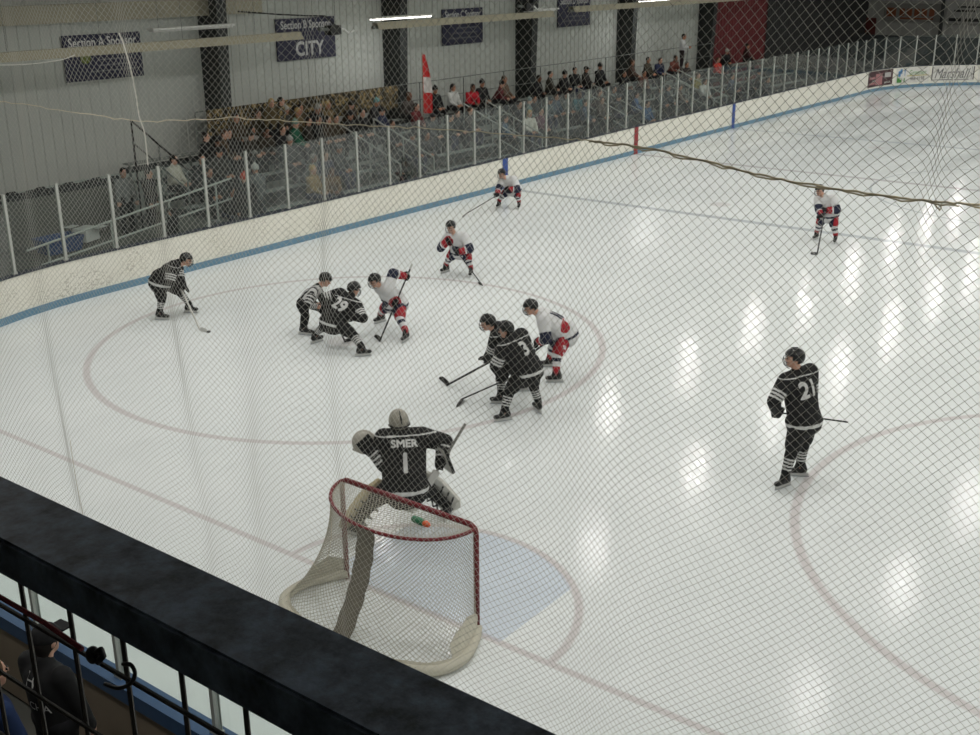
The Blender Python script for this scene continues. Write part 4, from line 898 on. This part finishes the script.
    def pfn(c):
        if team != 'white': return 0
        out = max((c-(hip[0]+knee[0])/2).dot(lat), (c-(hip[1]+knee[1])/2).dot(-lat)); d = min(seg_dist(c, hip[i], knee[i])[1] for i in (0, 1))
        q = max(seg_dist(c, hip[0], knee[0])[1], seg_dist(c, hip[1], knee[1])[1])
        if out > .05: return 2 if (int((q+3)/.16) % 2 == 0 and out > .10 and abs((c-hip[0]).dot(f)) < .05) else 1
        return 0
    blob(p, 'pants', [J['navy'], J['red'], J['star']] if team == 'white' else J['pants'], t, .0155, 2, pfn)
    sockm = [J['white'], J['navy'], J['red']] if team == 'white' else [J['sock'], J['stripe']]
    for i in (0, 1):
        if not ref:
            s = MB(); s.cap(hip[i].lerp(knee[i], .86), knee[i], .088, .084); s.cap(knee[i]+Z3*.0, ank[i]+Z3*.02, .083, .058); s.cap(knee[i]+tz[i]*.02, knee[i].lerp(ank[i], .25)+tz[i]*.025, .07, .066)
            def sfn(c, i=i):
                q = seg_dist(c, knee[i], ank[i])[1]
                if team == 'white': return 1 if .22 < q < .42 else (2 if q > .68 else 0)
                return 1 if any(a < q < a+.065 for a in (.30, .43, .56, .69)) else 0
            if not goalie: blob(s, 'sock', sockm, t, .0115, 2, sfn)
            else: blob(s, 'sock', [J['sock']], t, .0135, 2)
        # skate: boot, holder, runner
        a = feet[i]; z = tz[i]; s = MB(); s.cap(a+Z3*.10-z*.06, a+Z3*.205-z*.02, .044, .047, 1.0, .95, z); s.cap(a+Z3*.092-z*.055, a+Z3*.086+z*.12, .038, .036, 1., 1.); s.ell(a+Z3*.086+z*.13, (z, left_of(z), Z3), (.052, .042, .034)); s.cap(a+Z3*.11+z*.045, a+Z3*.21+z*.02, .038, .034, 1, 1.2, z)
        bt = blob(s, 'skate', J['boot'], t, .0105, 2)
        h = MB(); h.bar(a+Z3*.042-z*.115, a+Z3*.042+z*.155, .026, .034); h.bar(a+Z3*.03-z*.12, a+Z3*.03+z*.16, .014, .02); h.build('blade_holder', J['holder'], bt)
        h = MB(); h.bar(a+Z3*.011-z*.13, a+Z3*.011+z*.17, .005, .02); h.build('blade', J['runner'], bt)
    # gloves
    sax = None
    if stick: sax = (stick[1]-stick[0]).normalized()
    if not ref and not goalie:
        for i in (0, 1):
            d = (hands[i]-elb[i]).normalized(); gm = MB(); gm.cap(hands[i]-d*.14, hands[i]-d*.055, .068, .056, 1.05, .9, sax or lat); finger_hand(gm, hands[i], d, (sax if sax is not None else lat)*(1 if i else -1), 1.38)
            blob(gm, 'glove', [J['glove']], t, .0105, 1)
    elif ref:
        for i in (0, 1):
            gm = MB(); d = (hands[i]-elb[i]).normalized(); finger_hand(gm, hands[i]+d*.05, d, lat*(1 if i else -1), 1.0); blob(gm, 'hand', [SKIN[skin]], t, .009, 1)
    # helmet and cage
    hm = MB(); hc = head+hu*.028-hf*.01; hm.ell(hc, (hf, hl2, hu), (.132, .108, .120), 20, 14)
    bm = bmesh.new(); bm.from_mesh(hm.mesh('t', []))
    kill = [v for v in bm.verts if ((V(v.co)-hc).dot(hu) < -.092 or ((V(v.co)-hc).dot(hf) > .045 and (V(v.co)-hc).dot(hu) < .022) or (V(v.co)-hc).dot(hu) < -.045 and (V(v.co)-hc).dot(hf) > -.02)]
    bmesh.ops.delete(bm, geom=kill, context='VERTS'); bmesh.ops.solidify(bm, geom=bm.faces[:], thickness=.012)
    for v in bm.verts: v.co -= g
    me = bpy.data.meshes.new('helmet'); bm.to_mesh(me); bm.free(); me.materials.append(J['helmet']); me.polygons.foreach_set('use_smooth', [True]*len(me.polygons))
    hel = None
    if not goalie:
        hel = link('helmet', me, t)
        vent = MB()
        for q in (-.035, 0, .035): vent.bar(hc+hu*.118+hl2*q+hf*.05-hu*abs(q)*.25, hc+hu*.122+hl2*q-hf*.03-hu*abs(q)*.25, .010, .006)
        vent.build('vent', J['sock'], hel)
    def cpt(ph, zz): return head+hf*(.048+.095*math.cos(ph)*math.cos(zz*1.1))+hl2*(.092*math.sin(ph))+hu*(-.025+.10*math.sin(zz))
    cg = MB()
    if not ref:
        for zz in (-.95, -.5, -.05, .4): cg.tube([cpt(ph, zz) for ph in (-1.45, -1., -.5, 0, .5, 1., 1.45)], .0032, 5)
        for ph in (-1., -.6, -.2, .2, .6, 1.): cg.tube([cpt(ph, zz) for zz in (-1.05, -.6, -.1, .45)], .0032, 5)
        if not goalie: cg.build('face_cage', J['cage'], t)
    # lettering on the back
    c0 = neck-up*.30-fr3*.10
    if number:
        n_ = text_on('number', number, .29*big, neck-up*(.36 if goalie else .22)-fr3*.1, -ls, up, J['stripe'] if team != 'white' else J['navy'], jer, .92, .012, jer, .007); n_['label'] = 'number %s on the back' % number
    if team == 'white':                                       # navy crest on the chest
        bvh = BVHTree.FromPolygons([v.co+g for v in jer.data.vertices], [tuple(q.vertices) for q in jer.data.polygons]); mc = MB(); cc = neck-up*.27+fr3*.1; vs = []
        for rr in (0, .5, 1):
            for a in range(16):
                q = cc+ls*(.115*rr*math.cos(2*PI*a/16))+up*(.085*rr*math.sin(2*PI*a/16)); h_ = bvh.ray_cast(q+fr3*.4, -fr3); vs.append((h_[0] if h_[0] is not None else q)+fr3*.006)
        mc.add(vs, [(k*16+a, k*16+(a+1) % 16, k*16+16+(a+1) % 16, k*16+16+a) for k in range(2) for a in range(16)]); mc.build('crest', J['navy'], t)
    if nm: text_on('name_lettering', nm, .125 if goalie else .085, neck-up*(.125 if goalie else .125)-fr3*.1, -ls, up, J['stripe'] if team != 'white' else J['navy'], jer, 1.1, .005, jer, .007)
    return t, dict(sh=sh, elb=elb, hands=hands, knee=knee, ank=ank, ls=ls, up=up, fr=fr3, hf=hf, hl=hl2, hu=hu, jer=jer, cg=cg, lat=lat, f=f, tz=tz)
def hockey_stick(label, butt, heel, toe, m=SHAFTB, tape=SHAFTB, knob=TAPEW):
    t = thing('hockey_stick', label, 'stick', butt, 'hockey sticks'); d = (heel-butt).normalized()
    side = (toe-heel).cross(d); side = side.normalized() if side.length > 1e-4 else Y3
    mb = MB(); mb.bar(butt, heel, .019, .030, (toe-heel).normalized()); mb.build('shaft', m, t)
    mb = MB(); mb.bar(butt-d*.008, butt+d*.10, .027, .036, (toe-heel).normalized()); mb.build('grip', knob, t)
    bd = (toe-heel); L = bd.length; bd.normalize(); upb = (-d-bd*(-d).dot(bd)).normalized(); mb = MB(); n = 7; vs = []
    for i in range(n+1):
        q = i/n; c = heel-bd*.02+bd*(L+.02)*q+side*.028*q*q; hh = .062+.012*math.sin(q*PI)-(.03*(q-.85)/.15 if q > .85 else 0)
        for s in (-.006, .006):
            vs += [c+side*s, c+side*s+upb*hh]
    fs = [(0, 2, 3, 1), (4*n, 4*n+1, 4*n+3, 4*n+2)]
    for i in range(n): a = 4*i; b = a+4; fs += [(a, a+1, b+1, b), (a+2, b+2, b+3, a+3), (a, b, b+2, a+2), (a+1, a+3, b+3, b+1)]
    mb.add(vs, fs); mb.build('blade', tape, t); return t
def on_line(a, b, f): return a.lerp(b, f)

class At:                  # points of one figure, read off the photo round its own place on the ice
    def __init__(s, *ft): s.g = sum((at_z(*p) for p in ft), V((0, 0, 0)))/len(ft)
    def __call__(s, px, py, off=0.): return at_ref(px, py, s.g, off)

# 1 black player carrying the puck along the left boards
A = At((160, 320), (190, 312)); fr, fl = at_z(161, 320), at_z(190, 313)
heel, toe = at_z(200.5, 331)+Z3*.005, at_z(206, 333)+Z3*.005
butt = A(178, 282, .05); butt = heel+(butt-heel).normalized()*1.42
hb = on_line(butt, heel, .08); hb2 = on_line(butt, heel, .50)
skater('hockey_player', 'bent black player by the left boards reaching for the puck', 'black', fl, fr, (-60, -60), A(160.5, 281), A(177.5, 263.5), A(186.5, 260, .02), on_line(butt, heel, .52), on_line(butt, heel, .10), -60, -62, (butt, heel), sh_az=-60, look_dn=14)
hockey_stick('white shafted hockey stick held low beside the puck', butt, heel, toe, SHAFTW, TAPEW, SHAFTB)
pk = at_z(208.5, 332.3); t = thing('hockey_puck', 'black puck on the ice at the tip of the white stick', 'puck', pk)
mb = MB(); n = 20; pr = [(.0365, 0), (.038, .003), (.038, .022), (.0365, .0254)]
mb.add([pk+V((r*math.cos(2*PI*i/n), r*math.sin(2*PI*i/n), z+.001)) for r, z in pr for i in range(n)], [(k*n+i, k*n+(i+1) % n, (k+1)*n+(i+1) % n, (k+1)*n+i) for k in range(3) for i in range(n)]+[tuple(range(n-1, -1, -1)), tuple(3*n+i for i in range(n))]); mb.build('disc', BLACK, t)
# 2 referee
A = At((304, 334), (331, 327)); skater('referee', 'bent referee in black and white striped shirt behind player 29', 'referee', at_z(331, 327), at_z(304.5, 335), (-55, -70), A(304.5, 302), A(317.5, 287.5, .02), A(325.5, 280, .04), A(327, 300, .22), A(317, 306, .2), -62, -70, None, group='referee on the ice', look_dn=25, skin=0)
# 3 black number 29
A = At((316, 342), (363, 356)); fl, fr = at_z(316, 343), at_z(362, 356.5); heel, toe = at_z(345.5, 342.5)+Z3*.01, at_z(352.5, 342)+Z3*.01
butt = heel+(A(331, 312, -.05)-heel).normalized()*1.35
skater('hockey_player', 'crouched black player number 29 in a wide stance beside the referee', 'black', fl, fr, (-5, -40), A(333, 321, .0), A(350, 297, -.10), A(354, 289.5, -.18), on_line(butt, heel, .42), A(349, 316, .12), -10, -20, (butt, heel), '29', None, sh_az=22, kspread=.6, look_dn=20)
hockey_stick('black hockey stick under player 29', butt, heel, toe)
# 4 white player opposite 29
A = At((381, 322), (406, 341)); fl, fr = at_z(406, 341), at_z(381, 322.5); heel, toe = at_z(379.5, 342)+Z3*.01, at_z(375.5, 338)+Z3*.01; butt = A(412, 264.5, -.10)
butt = heel+(butt-heel).normalized()*min(1.9, (butt-heel).length)
skater('hockey_player', 'white player facing 29 with his stick raised behind him', 'white', fl, fr, (-165, 170), A(396, 303), A(382, 286, .06), A(374.5, 281, .14), on_line(butt, heel, .16), on_line(butt, heel, .50), 168, 168, (butt, heel), '9', None, sh_az=165, elbow=(V((.3, .2, .8)), None), look_dn=18)
hockey_stick('thin dark hockey stick of the white player facing 29', butt, heel, toe)
# 5 white player in the middle
A = At((446, 272), (471, 275)); fl, fr = at_z(471, 276), at_z(446, 272.5); heel, toe = at_z(482.5, 286)+Z3*.01, at_z(480, 284)+Z3*.01
butt = A(452, 245, .25); butt = heel+(butt-heel).normalized()*1.45
skater('hockey_player', 'white player standing bent in the middle left of the blue line player', 'white', fl, fr, (-150, 175), A(461, 249), A(455.5, 234.5, .16), A(450.5, 227, .26), on_line(butt, heel, .30), on_line(butt, heel, .05), -165, -170, (butt, heel), None, None, look_dn=12)
hockey_stick('black hockey stick of the white player standing bent in the middle', butt, heel, toe)
# 6 white player at the blue line by the boards
A = At((499, 207), (519, 208)); fl, fr = at_z(519, 208.5), at_z(499, 207.5); heel, toe = at_z(465.5, 214.5)+Z3*.01, at_z(461, 217)+Z3*.01
butt = A(516, 184, .2); butt = heel+(butt-heel).normalized()*1.5
skater('hockey_player', 'white player at the blue line next to the far boards', 'white', fl, fr, (-150, -165), A(513, 188), A(507.5, 178.5, .14), A(501.5, 174, .22), on_line(butt, heel, .06), on_line(butt, heel, .30), -172, -178, (butt, heel), None, None, look_dn=10)
hockey_stick('grey hockey stick reaching left from the player at the far boards', butt, heel, toe)
# 7 black player behind number 3
A = At((501, 403), (522, 391)); fl, fr = at_z(501, 404), at_z(522, 391.5); heel, toe = at_z(446.5, 386)+Z3*.01, at_z(440, 380)+Z3*.01
butt = A(510, 351, .1); butt = heel+(butt-heel).normalized()*1.45
skater('hockey_player', 'black player half hidden behind player 3 with stick reaching left', 'black', fl, fr, (125, 130), A(509, 356, .0), A(496, 329.5, .02), A(487.5, 323, .06), on_line(butt, heel, .42), on_line(butt, heel, .08), 120, 132, (butt, heel), None, None, look_dn=12)
hockey_stick('black hockey stick reaching far left with a white blade edge', butt, heel, toe, SHAFTB, SHAFTB)
# 8 black number 3
A = At((504, 420), (538, 411)); fl, fr = at_z(504.5, 421), at_z(538, 412); heel, toe = at_z(461, 400)+Z3*.01, at_z(454.5, 407)+Z3*.01
butt = A(519, 374, -.30); butt = heel+(butt-heel).normalized()*1.4
skater('hockey_player', 'black player number 3 seen from behind at the centre', 'black', fl, fr, (150, 60), A(528, 369, .02), A(511, 338, -.04), A(505.5, 330, -.08), A(503.5, 379, .05), on_line(butt, heel, .04), 88, 110, (butt, heel), '3', None, sh_az=78, elbow=(V((-.6, .3, .2)), None), big=1.04, look_dn=10)
hockey_stick('thin blue black hockey stick of player 3 low on the ice', butt, heel, toe)
# 9 white player right of the group
A = At((556, 382), (550, 367)); fl, fr = at_z(556, 382.5), at_z(550, 367); heel, toe = at_z(519, 364)+Z3*.01, at_z(513, 361)+Z3*.01
butt = A(553, 337, -.02); butt = heel+(butt-heel).normalized()*1.35
skater('hockey_player', 'white player in red and navy pants leaning over behind player 3', 'white', fl, fr, (128, 130), A(565, 333), A(540, 315, .02), A(530.5, 307.5, .04), A(538, 342, .12), on_line(butt, heel, .05), 128, 138, (butt, heel), '10', None, look_dn=16)
hockey_stick('dark hockey stick of the white player behind player 3', butt, heel, toe)
# 10 black number 21 on the right
A = At((784, 487), (799, 476)); fl, fr = at_z(784, 487.5), at_z(799, 476.5); butt = A(775, 412, .10); heel = A(836, 420.5, -.40); heel = butt+(heel-butt).normalized()*1.14; toe = A(845, 420, -.72)
skater('hockey_player', 'standing black player number 21 alone on the right', 'black', fl, fr, (160, 120), A(804, 419), A(797.5, 372, -.02), A(794, 358.5, .0), A(776.5, 412.5, .10), on_line(butt, heel, .40), 82, 120, (butt, heel), '21', None, sh_az=66, elbow=(V((-.7, .1, -.2)), None), big=1.05, bend=1.006)
hockey_stick('black hockey stick held level across the waist of player 21', butt, heel, toe)
# 11 white player by the far neutral zone
A = At((816, 239), (835, 243)); fl, fr = at_z(835, 243), at_z(816, 239.5); heel, toe = at_z(817, 255)+Z3*.01, at_z(810.5, 255.5)+Z3*.01
butt = A(826, 206, .2); butt = heel+(butt-heel).normalized()*1.45
skater('hockey_player', 'white player far right near the blue line holding his stick down', 'white', fl, fr, (-165, 178), A(829, 213.5), A(825, 197, .10), A(819.5, 190.5, .16), on_line(butt, heel, .02), on_line(butt, heel, .28), 178, 172, (butt, heel), None, None, look_dn=8)
hockey_stick('black hockey stick of the white player far right at the blue line', butt, heel, toe)
# goalie
fl, fr = V((.78, 1.52, 0)), V((1.78, .93, 0)); g = (fl+fr)/2
A = lambda px, py, off=0.: at_ref(px, py, g, off)
neck, head = A(402.5, 433, -.08), A(399, 422, -.13)
hT, hB = A(369, 447, -.02), A(441, 464, .05); bt = A(467, 423, -.02); hk = (A(447, 456, -.02)-bt).normalized()
heel = bt+hk*1.0; 
gt, q = skater('goalie', 'black goalie number 1 crouching in front of the goal', 'goalie', fl, fr, (95, 20), at_z(404.5, 482, .68), neck, head, hT, hB, 50, 55, (bt, heel), '1', 'SMER', sh_az=48, kspread=.5, group='goalie', elbow=(V((-.5, .3, -.7)), V((.5, -.5, -.4))), big=1.12)
hf, hl2, hu = q['hf'], q['hl'], q['hu']
mk = MB(); mk.ell(head+hu*.01+hf*.01, (hf, hl2, hu), (.145, .122, .150), 24, 16)
bm = bmesh.new(); bm.from_mesh(mk.mesh('t', [])); c_ = head+hu*.01
bmesh.ops.delete(bm, geom=[v for v in bm.verts if ((V(v.co)-c_).dot(hf) > .075 and -.085 < (V(v.co)-c_).dot(hu) < .055) or ((V(v.co)-c_).dot(hf) < .0 and (V(v.co)-c_).dot(hu) < -.105)], context='VERTS'); bmesh.ops.solidify(bm, geom=bm.faces[:], thickness=.012)
for v in bm.verts: v.co -= gt.location
me = bpy.data.meshes.new('mask'); bm.to_mesh(me); bm.free(); me.materials.append(mat('mask_grey', (150, 146, 134), .4, 0, .35, 22)); me.polygons.foreach_set('use_smooth', [True]*len(me.polygons)); mo = link('mask', me, gt); mo['label'] = 'grey and white goalie mask'
q['cg'].build('face_cage', J['cage'], mo)
mb = MB(); mb.tube([head-hu*.02+hl2*.128*math.cos(a)-hf*.138*math.sin(a) for a in [PI*i/12 for i in range(13)]], .009, 6); mb.tube([head+hu*.02-hf*.145*math.cos(a)+hu*.13*math.sin(a) for a in [PI/2*i/8 for i in range(9)]], .009, 6); mb.build('mask_strap', J['helmet'], mo)
PADT, PADW = mat('pad_tan', (190, 176, 142), .7, 0, .12, 6), mat('pad_white', (208, 206, 198), .6)
for i in (0, 1):         # leg pads: thick boards in front of the shins, from the toes to above the knees
    kn, an, z, ft = q['knee'][i], q['ank'][i], q['tz'][i], (fl, fr)[i]
    d = (kn-an).normalized(); sd = d.cross(z).normalized(); fw = sd.cross(d); mb = MB(); vs = []; prof = []
    path = [(ft+z*.18+Z3*.05, .135, .07), (an+fw*.10-d*.06, .145, .085), (an.lerp(kn, .5)+fw*.105, .15, .095), (kn+fw*.10, .155, .10), (kn+d*.16+fw*.07, .15, .08), (kn+d*.27+fw*.04, .135, .055)]
    for c, wv, tv in path:
        for a in range(12): th = 2*PI*a/12; vs.append(c+sd*(wv*max(-1, min(1, 1.25*math.cos(th))))+fw*(tv*.5*max(-1, min(1, 1.25*math.sin(th)))))
    mb.add(vs, [(r*12+a, r*12+(a+1) % 12, r*12+12+(a+1) % 12, r*12+12+a) for r in range(5) for a in range(12)]+[tuple(range(11, -1, -1)), tuple(60+a for a in range(12))])
    lp = mb.build('leg_pad', [PADT if i == 0 else PADW, J['pants']], gt)
    lp.data.polygons.foreach_set('material_index', [1 if (p.normal.dot(fw) < -.35) else 0 for p in lp.data.polygons])
    st = MB()
    for r in (.15, .45, .8):
        c = an.lerp(kn, r); st.tube([c+sd*.13+fw*.06, c+sd*.09-fw*.075, c-sd*.09-fw*.075, c-sd*.13+fw*.06], .012, 6)
    st.build('pad_strap', J['helmet'], lp)
h, e = q['hands'][0], q['elb'][0]; d = (h-e).normalized(); n = q['fr']; sd = d.cross(n).normalized()     # catching glove, pocket open
mb = MB(); mb.cap(h-d*.12, h-d*.02, .075, .085, 1.1, .8, sd); mb.ell(h+d*.08, (d, sd, n), (.13, .115, .05)); mb.tube([h+d*.08+d*.13*math.cos(a)+sd*.125*math.sin(a)+n*.035 for a in [2*PI*i/20 for i in range(20)]], .024, 8, closed=True)
for k in (-.06, -.02, .02, .06): mb.cap(h+d*.06+sd*k+n*.04, h+d*.19+sd*k*1.2+n*.06, .020, .017)
mb.cap(h+sd*.09+n*.04, h+sd*.15+d*.10+n*.07, .024, .02)
def gf(c): r = (c-h-d*.08); return 1 if (r.dot(d) > .05 and r.dot(n) < .03) or abs(r.dot(sd)) > .10 else 0
blob(mb, 'catching_glove', [J['glove'], mat('glove_grey', (168, 164, 154), .7)], gt, .011, 1, gf)
h, e = q['hands'][1], q['elb'][1]; d = (h-e).normalized(); s_ = (heel-bt).normalized(); n = V((.55, -.2, .2)).normalized(); sd = n.cross(Z3).normalized(); u_ = sd.cross(n)
mb = MB(); mb.box(h+n*.075+u_*.03, (.04, .20, .36), R=Matrix((n, sd, u_)).transposed()); blk = mb.build('blocker', [J['glove'], PADW], gt); blk.data.polygons.foreach_set('material_index', [1 if p.normal.dot(n) > .5 else 0 for p in blk.data.polygons])
gm = MB(); gm.cap(h-d*.13, h-d*.05, .075, .062); finger_hand(gm, h, d, s_, 1.4); blob(gm, 'blocker_glove', [J['glove']], gt, .0105, 1)
bt2 = h-s_*((h-bt).length); heel = bt2+s_*1.28; k_ = heel.z
if heel.z < .02: heel = bt2+s_*((.03-bt2.z)/s_.z)
t = thing('goalie_stick', 'wide goalie stick rising beside the goalie with its shaft end up', 'stick', bt2)
mb = MB(); mb.bar(bt2, h+s_*.10, .022, .030); mb.build('shaft', SHAFTW if False else mat('stick_grey', (132, 130, 124), .5), t)
mb = MB(); mb.bar(h+s_*.10, heel, .022, .09); mb.build('paddle', SHAFTW, t)
mb = MB(); bd = (az(95)-s_*az(95).dot(s_)*.4).normalized(); bd.z = 0; mb.bar(heel, heel+bd*.36, .02, .09); mb.build('blade', SHAFTW, t)

# ------------------------------------------------------------------ hanging safety netting
NX = -3.42
def warp(Y, Z):
    X = NX+.05*np.sin(1.1*Y+.8*Z)+.035*np.sin(2.3*Y-1.1*Z+1.)+.012*np.sin(6.1*Y+3.*Z)
    Yw = Y.copy(); Zw = Z+.035*np.sin(1.7*Y+.4)+.02*np.sin(3.9*Y-1.3*Z)
    for yc, sl, k, wd in ((-2.45, .05, .62, .20), (-5.80, -.10, .72, .16), (-.9, .04, .5, .22), (.55, .0, .55, .2), (-1.7, -.05, .35, .3), (-4.3, .03, .25, .5)):
        r = Y-(yc+sl*(Z-4.5)); e = np.exp(-(r/wd)**2); e = e*np.clip((Z-5.3)/.5, 0, 1) if yc < -5 else e; Yw = Yw-k*r*e; X = X+.05*e
    Yw = Yw+.02*np.sin(2.1*Z+.7*Y)+.012*np.sin(5.2*Z+2*Y)
    return np.stack([X, Yw, Zw], -1)
CELL = .033; hh = CELL/math.sqrt(2); Y0, Y1, Z0, Z1 = -10.5, 2.7, 2.10, 6.95; RT = .00115
VV, FF = [], []; nv = 0
for fam in (0, 1):
    for k in range(int((Y0-Z1)/(2*hh))-2, int((Y1+Z1)/(2*hh))+500):
        jj = np.arange(-2000, 2000)
        if fam == 0: Y = (k*2*hh)+jj*hh; Z = jj*hh
        else: Y = (k*2*hh)-jj*hh; Z = jj*hh
        ok = (Y >= Y0) & (Y <= Y1) & (Z >= Z0) & (Z <= Z1)
        if ok.sum() < 2: continue
        P = warp(Y[ok], Z[ok]); n = len(P); T = np.gradient(P, axis=0); T /= np.linalg.norm(T, axis=1)[:, None]
        nx = np.tile(np.array([1., 0, 0]), (n, 1)); nx -= T*(nx*T).sum(1)[:, None]; nx /= np.linalg.norm(nx, axis=1)[:, None]; bx = np.cross(T, nx)
        ring = np.stack([P+RT*(nx*math.cos(a)+bx*math.sin(a)) for a in (0, 2.0944, 4.18879)], 1).reshape(-1, 3)
        i = np.arange(n-1)[:, None]*3; f = []
        for a in range(3): b = (a+1) % 3; f.append(np.concatenate([i+a, i+b, i+3+b, i+3+a], 1))
        FF.append(np.concatenate(f, 0)+nv); VV.append(ring); nv += len(ring)
VV = np.concatenate(VV); FF = np.concatenate(FF); me = bpy.data.meshes.new('net_mesh')
me.vertices.add(len(VV)); me.vertices.foreach_set('co', VV.ravel().astype(np.float32)); me.loops.add(FF.size); me.loops.foreach_set('vertex_index', FF.ravel().astype(np.int32))
me.polygons.add(len(FF)); me.polygons.foreach_set('loop_start', np.arange(0, FF.size, 4).astype(np.int32)); me.update(calc_edges=True); me.materials.append(NETM)
snet = thing('safety_net', 'grey diamond mesh netting hanging in front of the whole rink', 'netting', (0, 0, 0)); link('net_mesh', me, snet)
def net_line(pts, r, m, name, off=-.02, n=60, wob=.0, twist=False):
    P = smooth_path([at_x(px, py, NX+off) for px, py in pts], n); random.seed(3)
    P = [p+V((0, random.uniform(-wob, wob), random.uniform(-wob, wob))) for p in P]; mb = MB(); mb.tube(P, r, 6)
    if twist: mb.tube([p+V((0, .006*math.cos(i*.9), .006*math.sin(i*.9)-.006)) for i, p in enumerate(P)], r*.8, 5)
    return mb.build(name, m, snet)
net_line([(-60, 92), (0, 101), (60, 110), (140, 121), (230, 118), (300, 122), (380, 126), (470, 131), (560, 138), (600, 141)], .0028, ROPE, 'seam_rope', wob=.006, n=90)
net_line([(590, 141), (640, 147), (700, 160), (770, 177), (850, 191), (920, 200), (985, 205), (1060, 208)], .0048, ROPE, 'support_rope', wob=.003, n=80, twist=True)
net_line([(119, 33), (124, 45), (131, 70), (136, 95), (139, 115), (145, 135), (148, 165)], .005, CORD, 'white_cord', wob=.002, n=30)
net_line([(-40, 64), (0, 65), (30, 64), (60, 60), (75, 55)], .003, CORD, 'white_cord', n=20)
net_line([(930, 200), (936, 205), (940, 210), (944, 203), (960, 206)], .003, ROPE, 'tie', wob=.004, n=20)
net_line([(330, 505), (331, 540), (322, 570), (310, 560)], .0016, ROPE, 'loose_twine', n=20)
net_line([(70, 440), (76, 480), (84, 520)], .0016, ROPE, 'loose_twine', n=14)
mb = MB(); mb.tube([(NX, Y0, Z1), (NX, Y1, Z1)], .006, 6); mb.build('top_cable', STEEL, snet)

# ------------------------------------------------------------------ viewing deck railing in the foreground
mb = MB(); mb.box((-10.5, -4, 4.9), (6.2, 24, .2)); struct(mb.build('floor_deck', CONC))
rail = thing('guard_rail', 'black wooden guard rail across the bottom left corner', 'railing', (-7.385, -6, 5))
XA, XB_ = -7.343, -7.430
mb = MB(); bmx = bmesh.new(); bmesh.ops.create_cube(bmx, size=1)
for v in bmx.verts: v.co = V((v.co.x*(XA-XB_)+(XA+XB_)/2+7.385, v.co.y*16-(-2), v.co.z*.046+5.977-5))
bmesh.ops.bevel(bmx, geom=bmx.edges[:], offset=.003, segments=2, affect='EDGES')
me = bpy.data.meshes.new('top_rail'); bmx.to_mesh(me); bmx.free(); me.materials.append(RAIL); link('top_rail', me, rail)
WIREM = mat('panel_wire', (44, 40, 36), .6)
mb = MB(); XW = -7.42
for k in range(-40, 46): y = -6.278+.0875*k; mb.tube([(XW, y, 5.0), (XW, y, 5.96)], .0026, 6)
for z in (5.907, 5.812, 5.717, 5.622, 5.527, 5.432, 5.337, 5.242, 5.147, 5.052): mb.tube([(XW-.004, -9.8, z), (XW-.004, -2.4, z)], .0026, 6)
mb.build('wire_mesh', WIREM, rail)
for y in (-9.8, -5.0, -2.4):
    mb = MB(); mb.box((-7.385, y, 5.48), (.089, .089, .95)); mb.build('post', RAIL, rail)
pts = [at_x(px, py, -7.428) for px, py in ((-30, 582), (0, 597), (45, 623), (82, 649))]
mb = MB(); mb.tube(pts, .0027, 8); o = mb.build('red_cord', mat('cord_red', (120, 34, 42), .7)); tag(o, 'thin red cord tied along the top wire of the guard panel', 'cord')
t = thing('cord_lock', 'black toggle holding the end of the red cord', 'clip', at_x(94, 655, -7.43))
c = at_x(93, 655, -7.428); mb = MB(); mb.ell(c, AX, (.007, .0075, .0095)); mb.build('toggle', BLACK, t, True)
mb = MB(); mb.tube([c+V((0, .0, 0)), at_x(101, 650, -7.428), at_x(103, 656, -7.428), at_x(98, 662, -7.428)], .0035, 8); mb.build('loop', BLACK, t, True)
t = thing('wire_hook', 'black wire hook looped on the guard panel', 'hook', at_x(128, 672, -7.428))
mb = MB(); mb.tube(smooth_path([at_x(px, py, -7.428) for px, py in ((105, 684), (118, 688), (130, 684), (135, 674), (131, 665), (123, 664))], 24), .0022, 6); mb.build('hook', BLACK, t, True)

# people below the deck, behind the near boards
p = V((-4.10, .06, 0)); per = person('person', 'stand', (-4.12, .02, 0), rad(95), (20, 20, 22), (24, 24, 28), ('cap', (18, 18, 20)), 'person in black cap and lettered black jacket behind the near boards', 'people below the guard rail', 0, 1.06)

bv = [o for o in per.children if o.name.startswith('jacket')][0]
PM = Matrix.Translation(per.location) @ Matrix.Rotation(per.rotation_euler.z, 4, 'Z') @ Matrix.Scale(1.06, 4)
def jacket_text(name, txt, size, px, py, sx=1.):          # white print on the back of the black jacket
    tree = BVHTree.FromPolygons([PM@v.co for v in bv.data.vertices], [tuple(q.vertices) for q in bv.data.polygons])
    d = ray(px, py).normalized(); h = tree.ray_cast(CAMP, d); c = h[0] if h[0] is not None else CAMP+d*5
    nn = (h[1] if h[0] is not None else -d); nn.z = 0; nn.normalize(); right = Z3.cross(nn).normalized()
    me = text_mesh(txt, size); bm = bmesh.new(); bm.from_mesh(me); inv = PM.inverted()
    for v in bm.verts:
        q = c+right*v.co.x*sx+Z3*v.co.y; hh_ = tree.ray_cast(q+nn*.3, -nn); q = (hh_[0] if hh_[0] is not None else q)+nn*.006; v.co = inv@q
    m2 = bpy.data.meshes.new(name); bm.to_mesh(m2); bm.free(); m2.materials.append(mat('print_white', (190, 190, 186), .8)); return link(name, m2, per)
jacket_text('lettering', 'H', .15, 30, 681); jacket_text('lettering', 'CHA', .10, 39, 708)
sp = at_z(8, 706, 1.42)
person('person', 'stand', (sp.x, sp.y+.20, 0), rad(85), (22, 44, 84), (24, 24, 28), ('hair', 'brown'), 'person in blue jacket cut off by the bottom left frame corner', 'people below the guard rail', 0, 1.0)
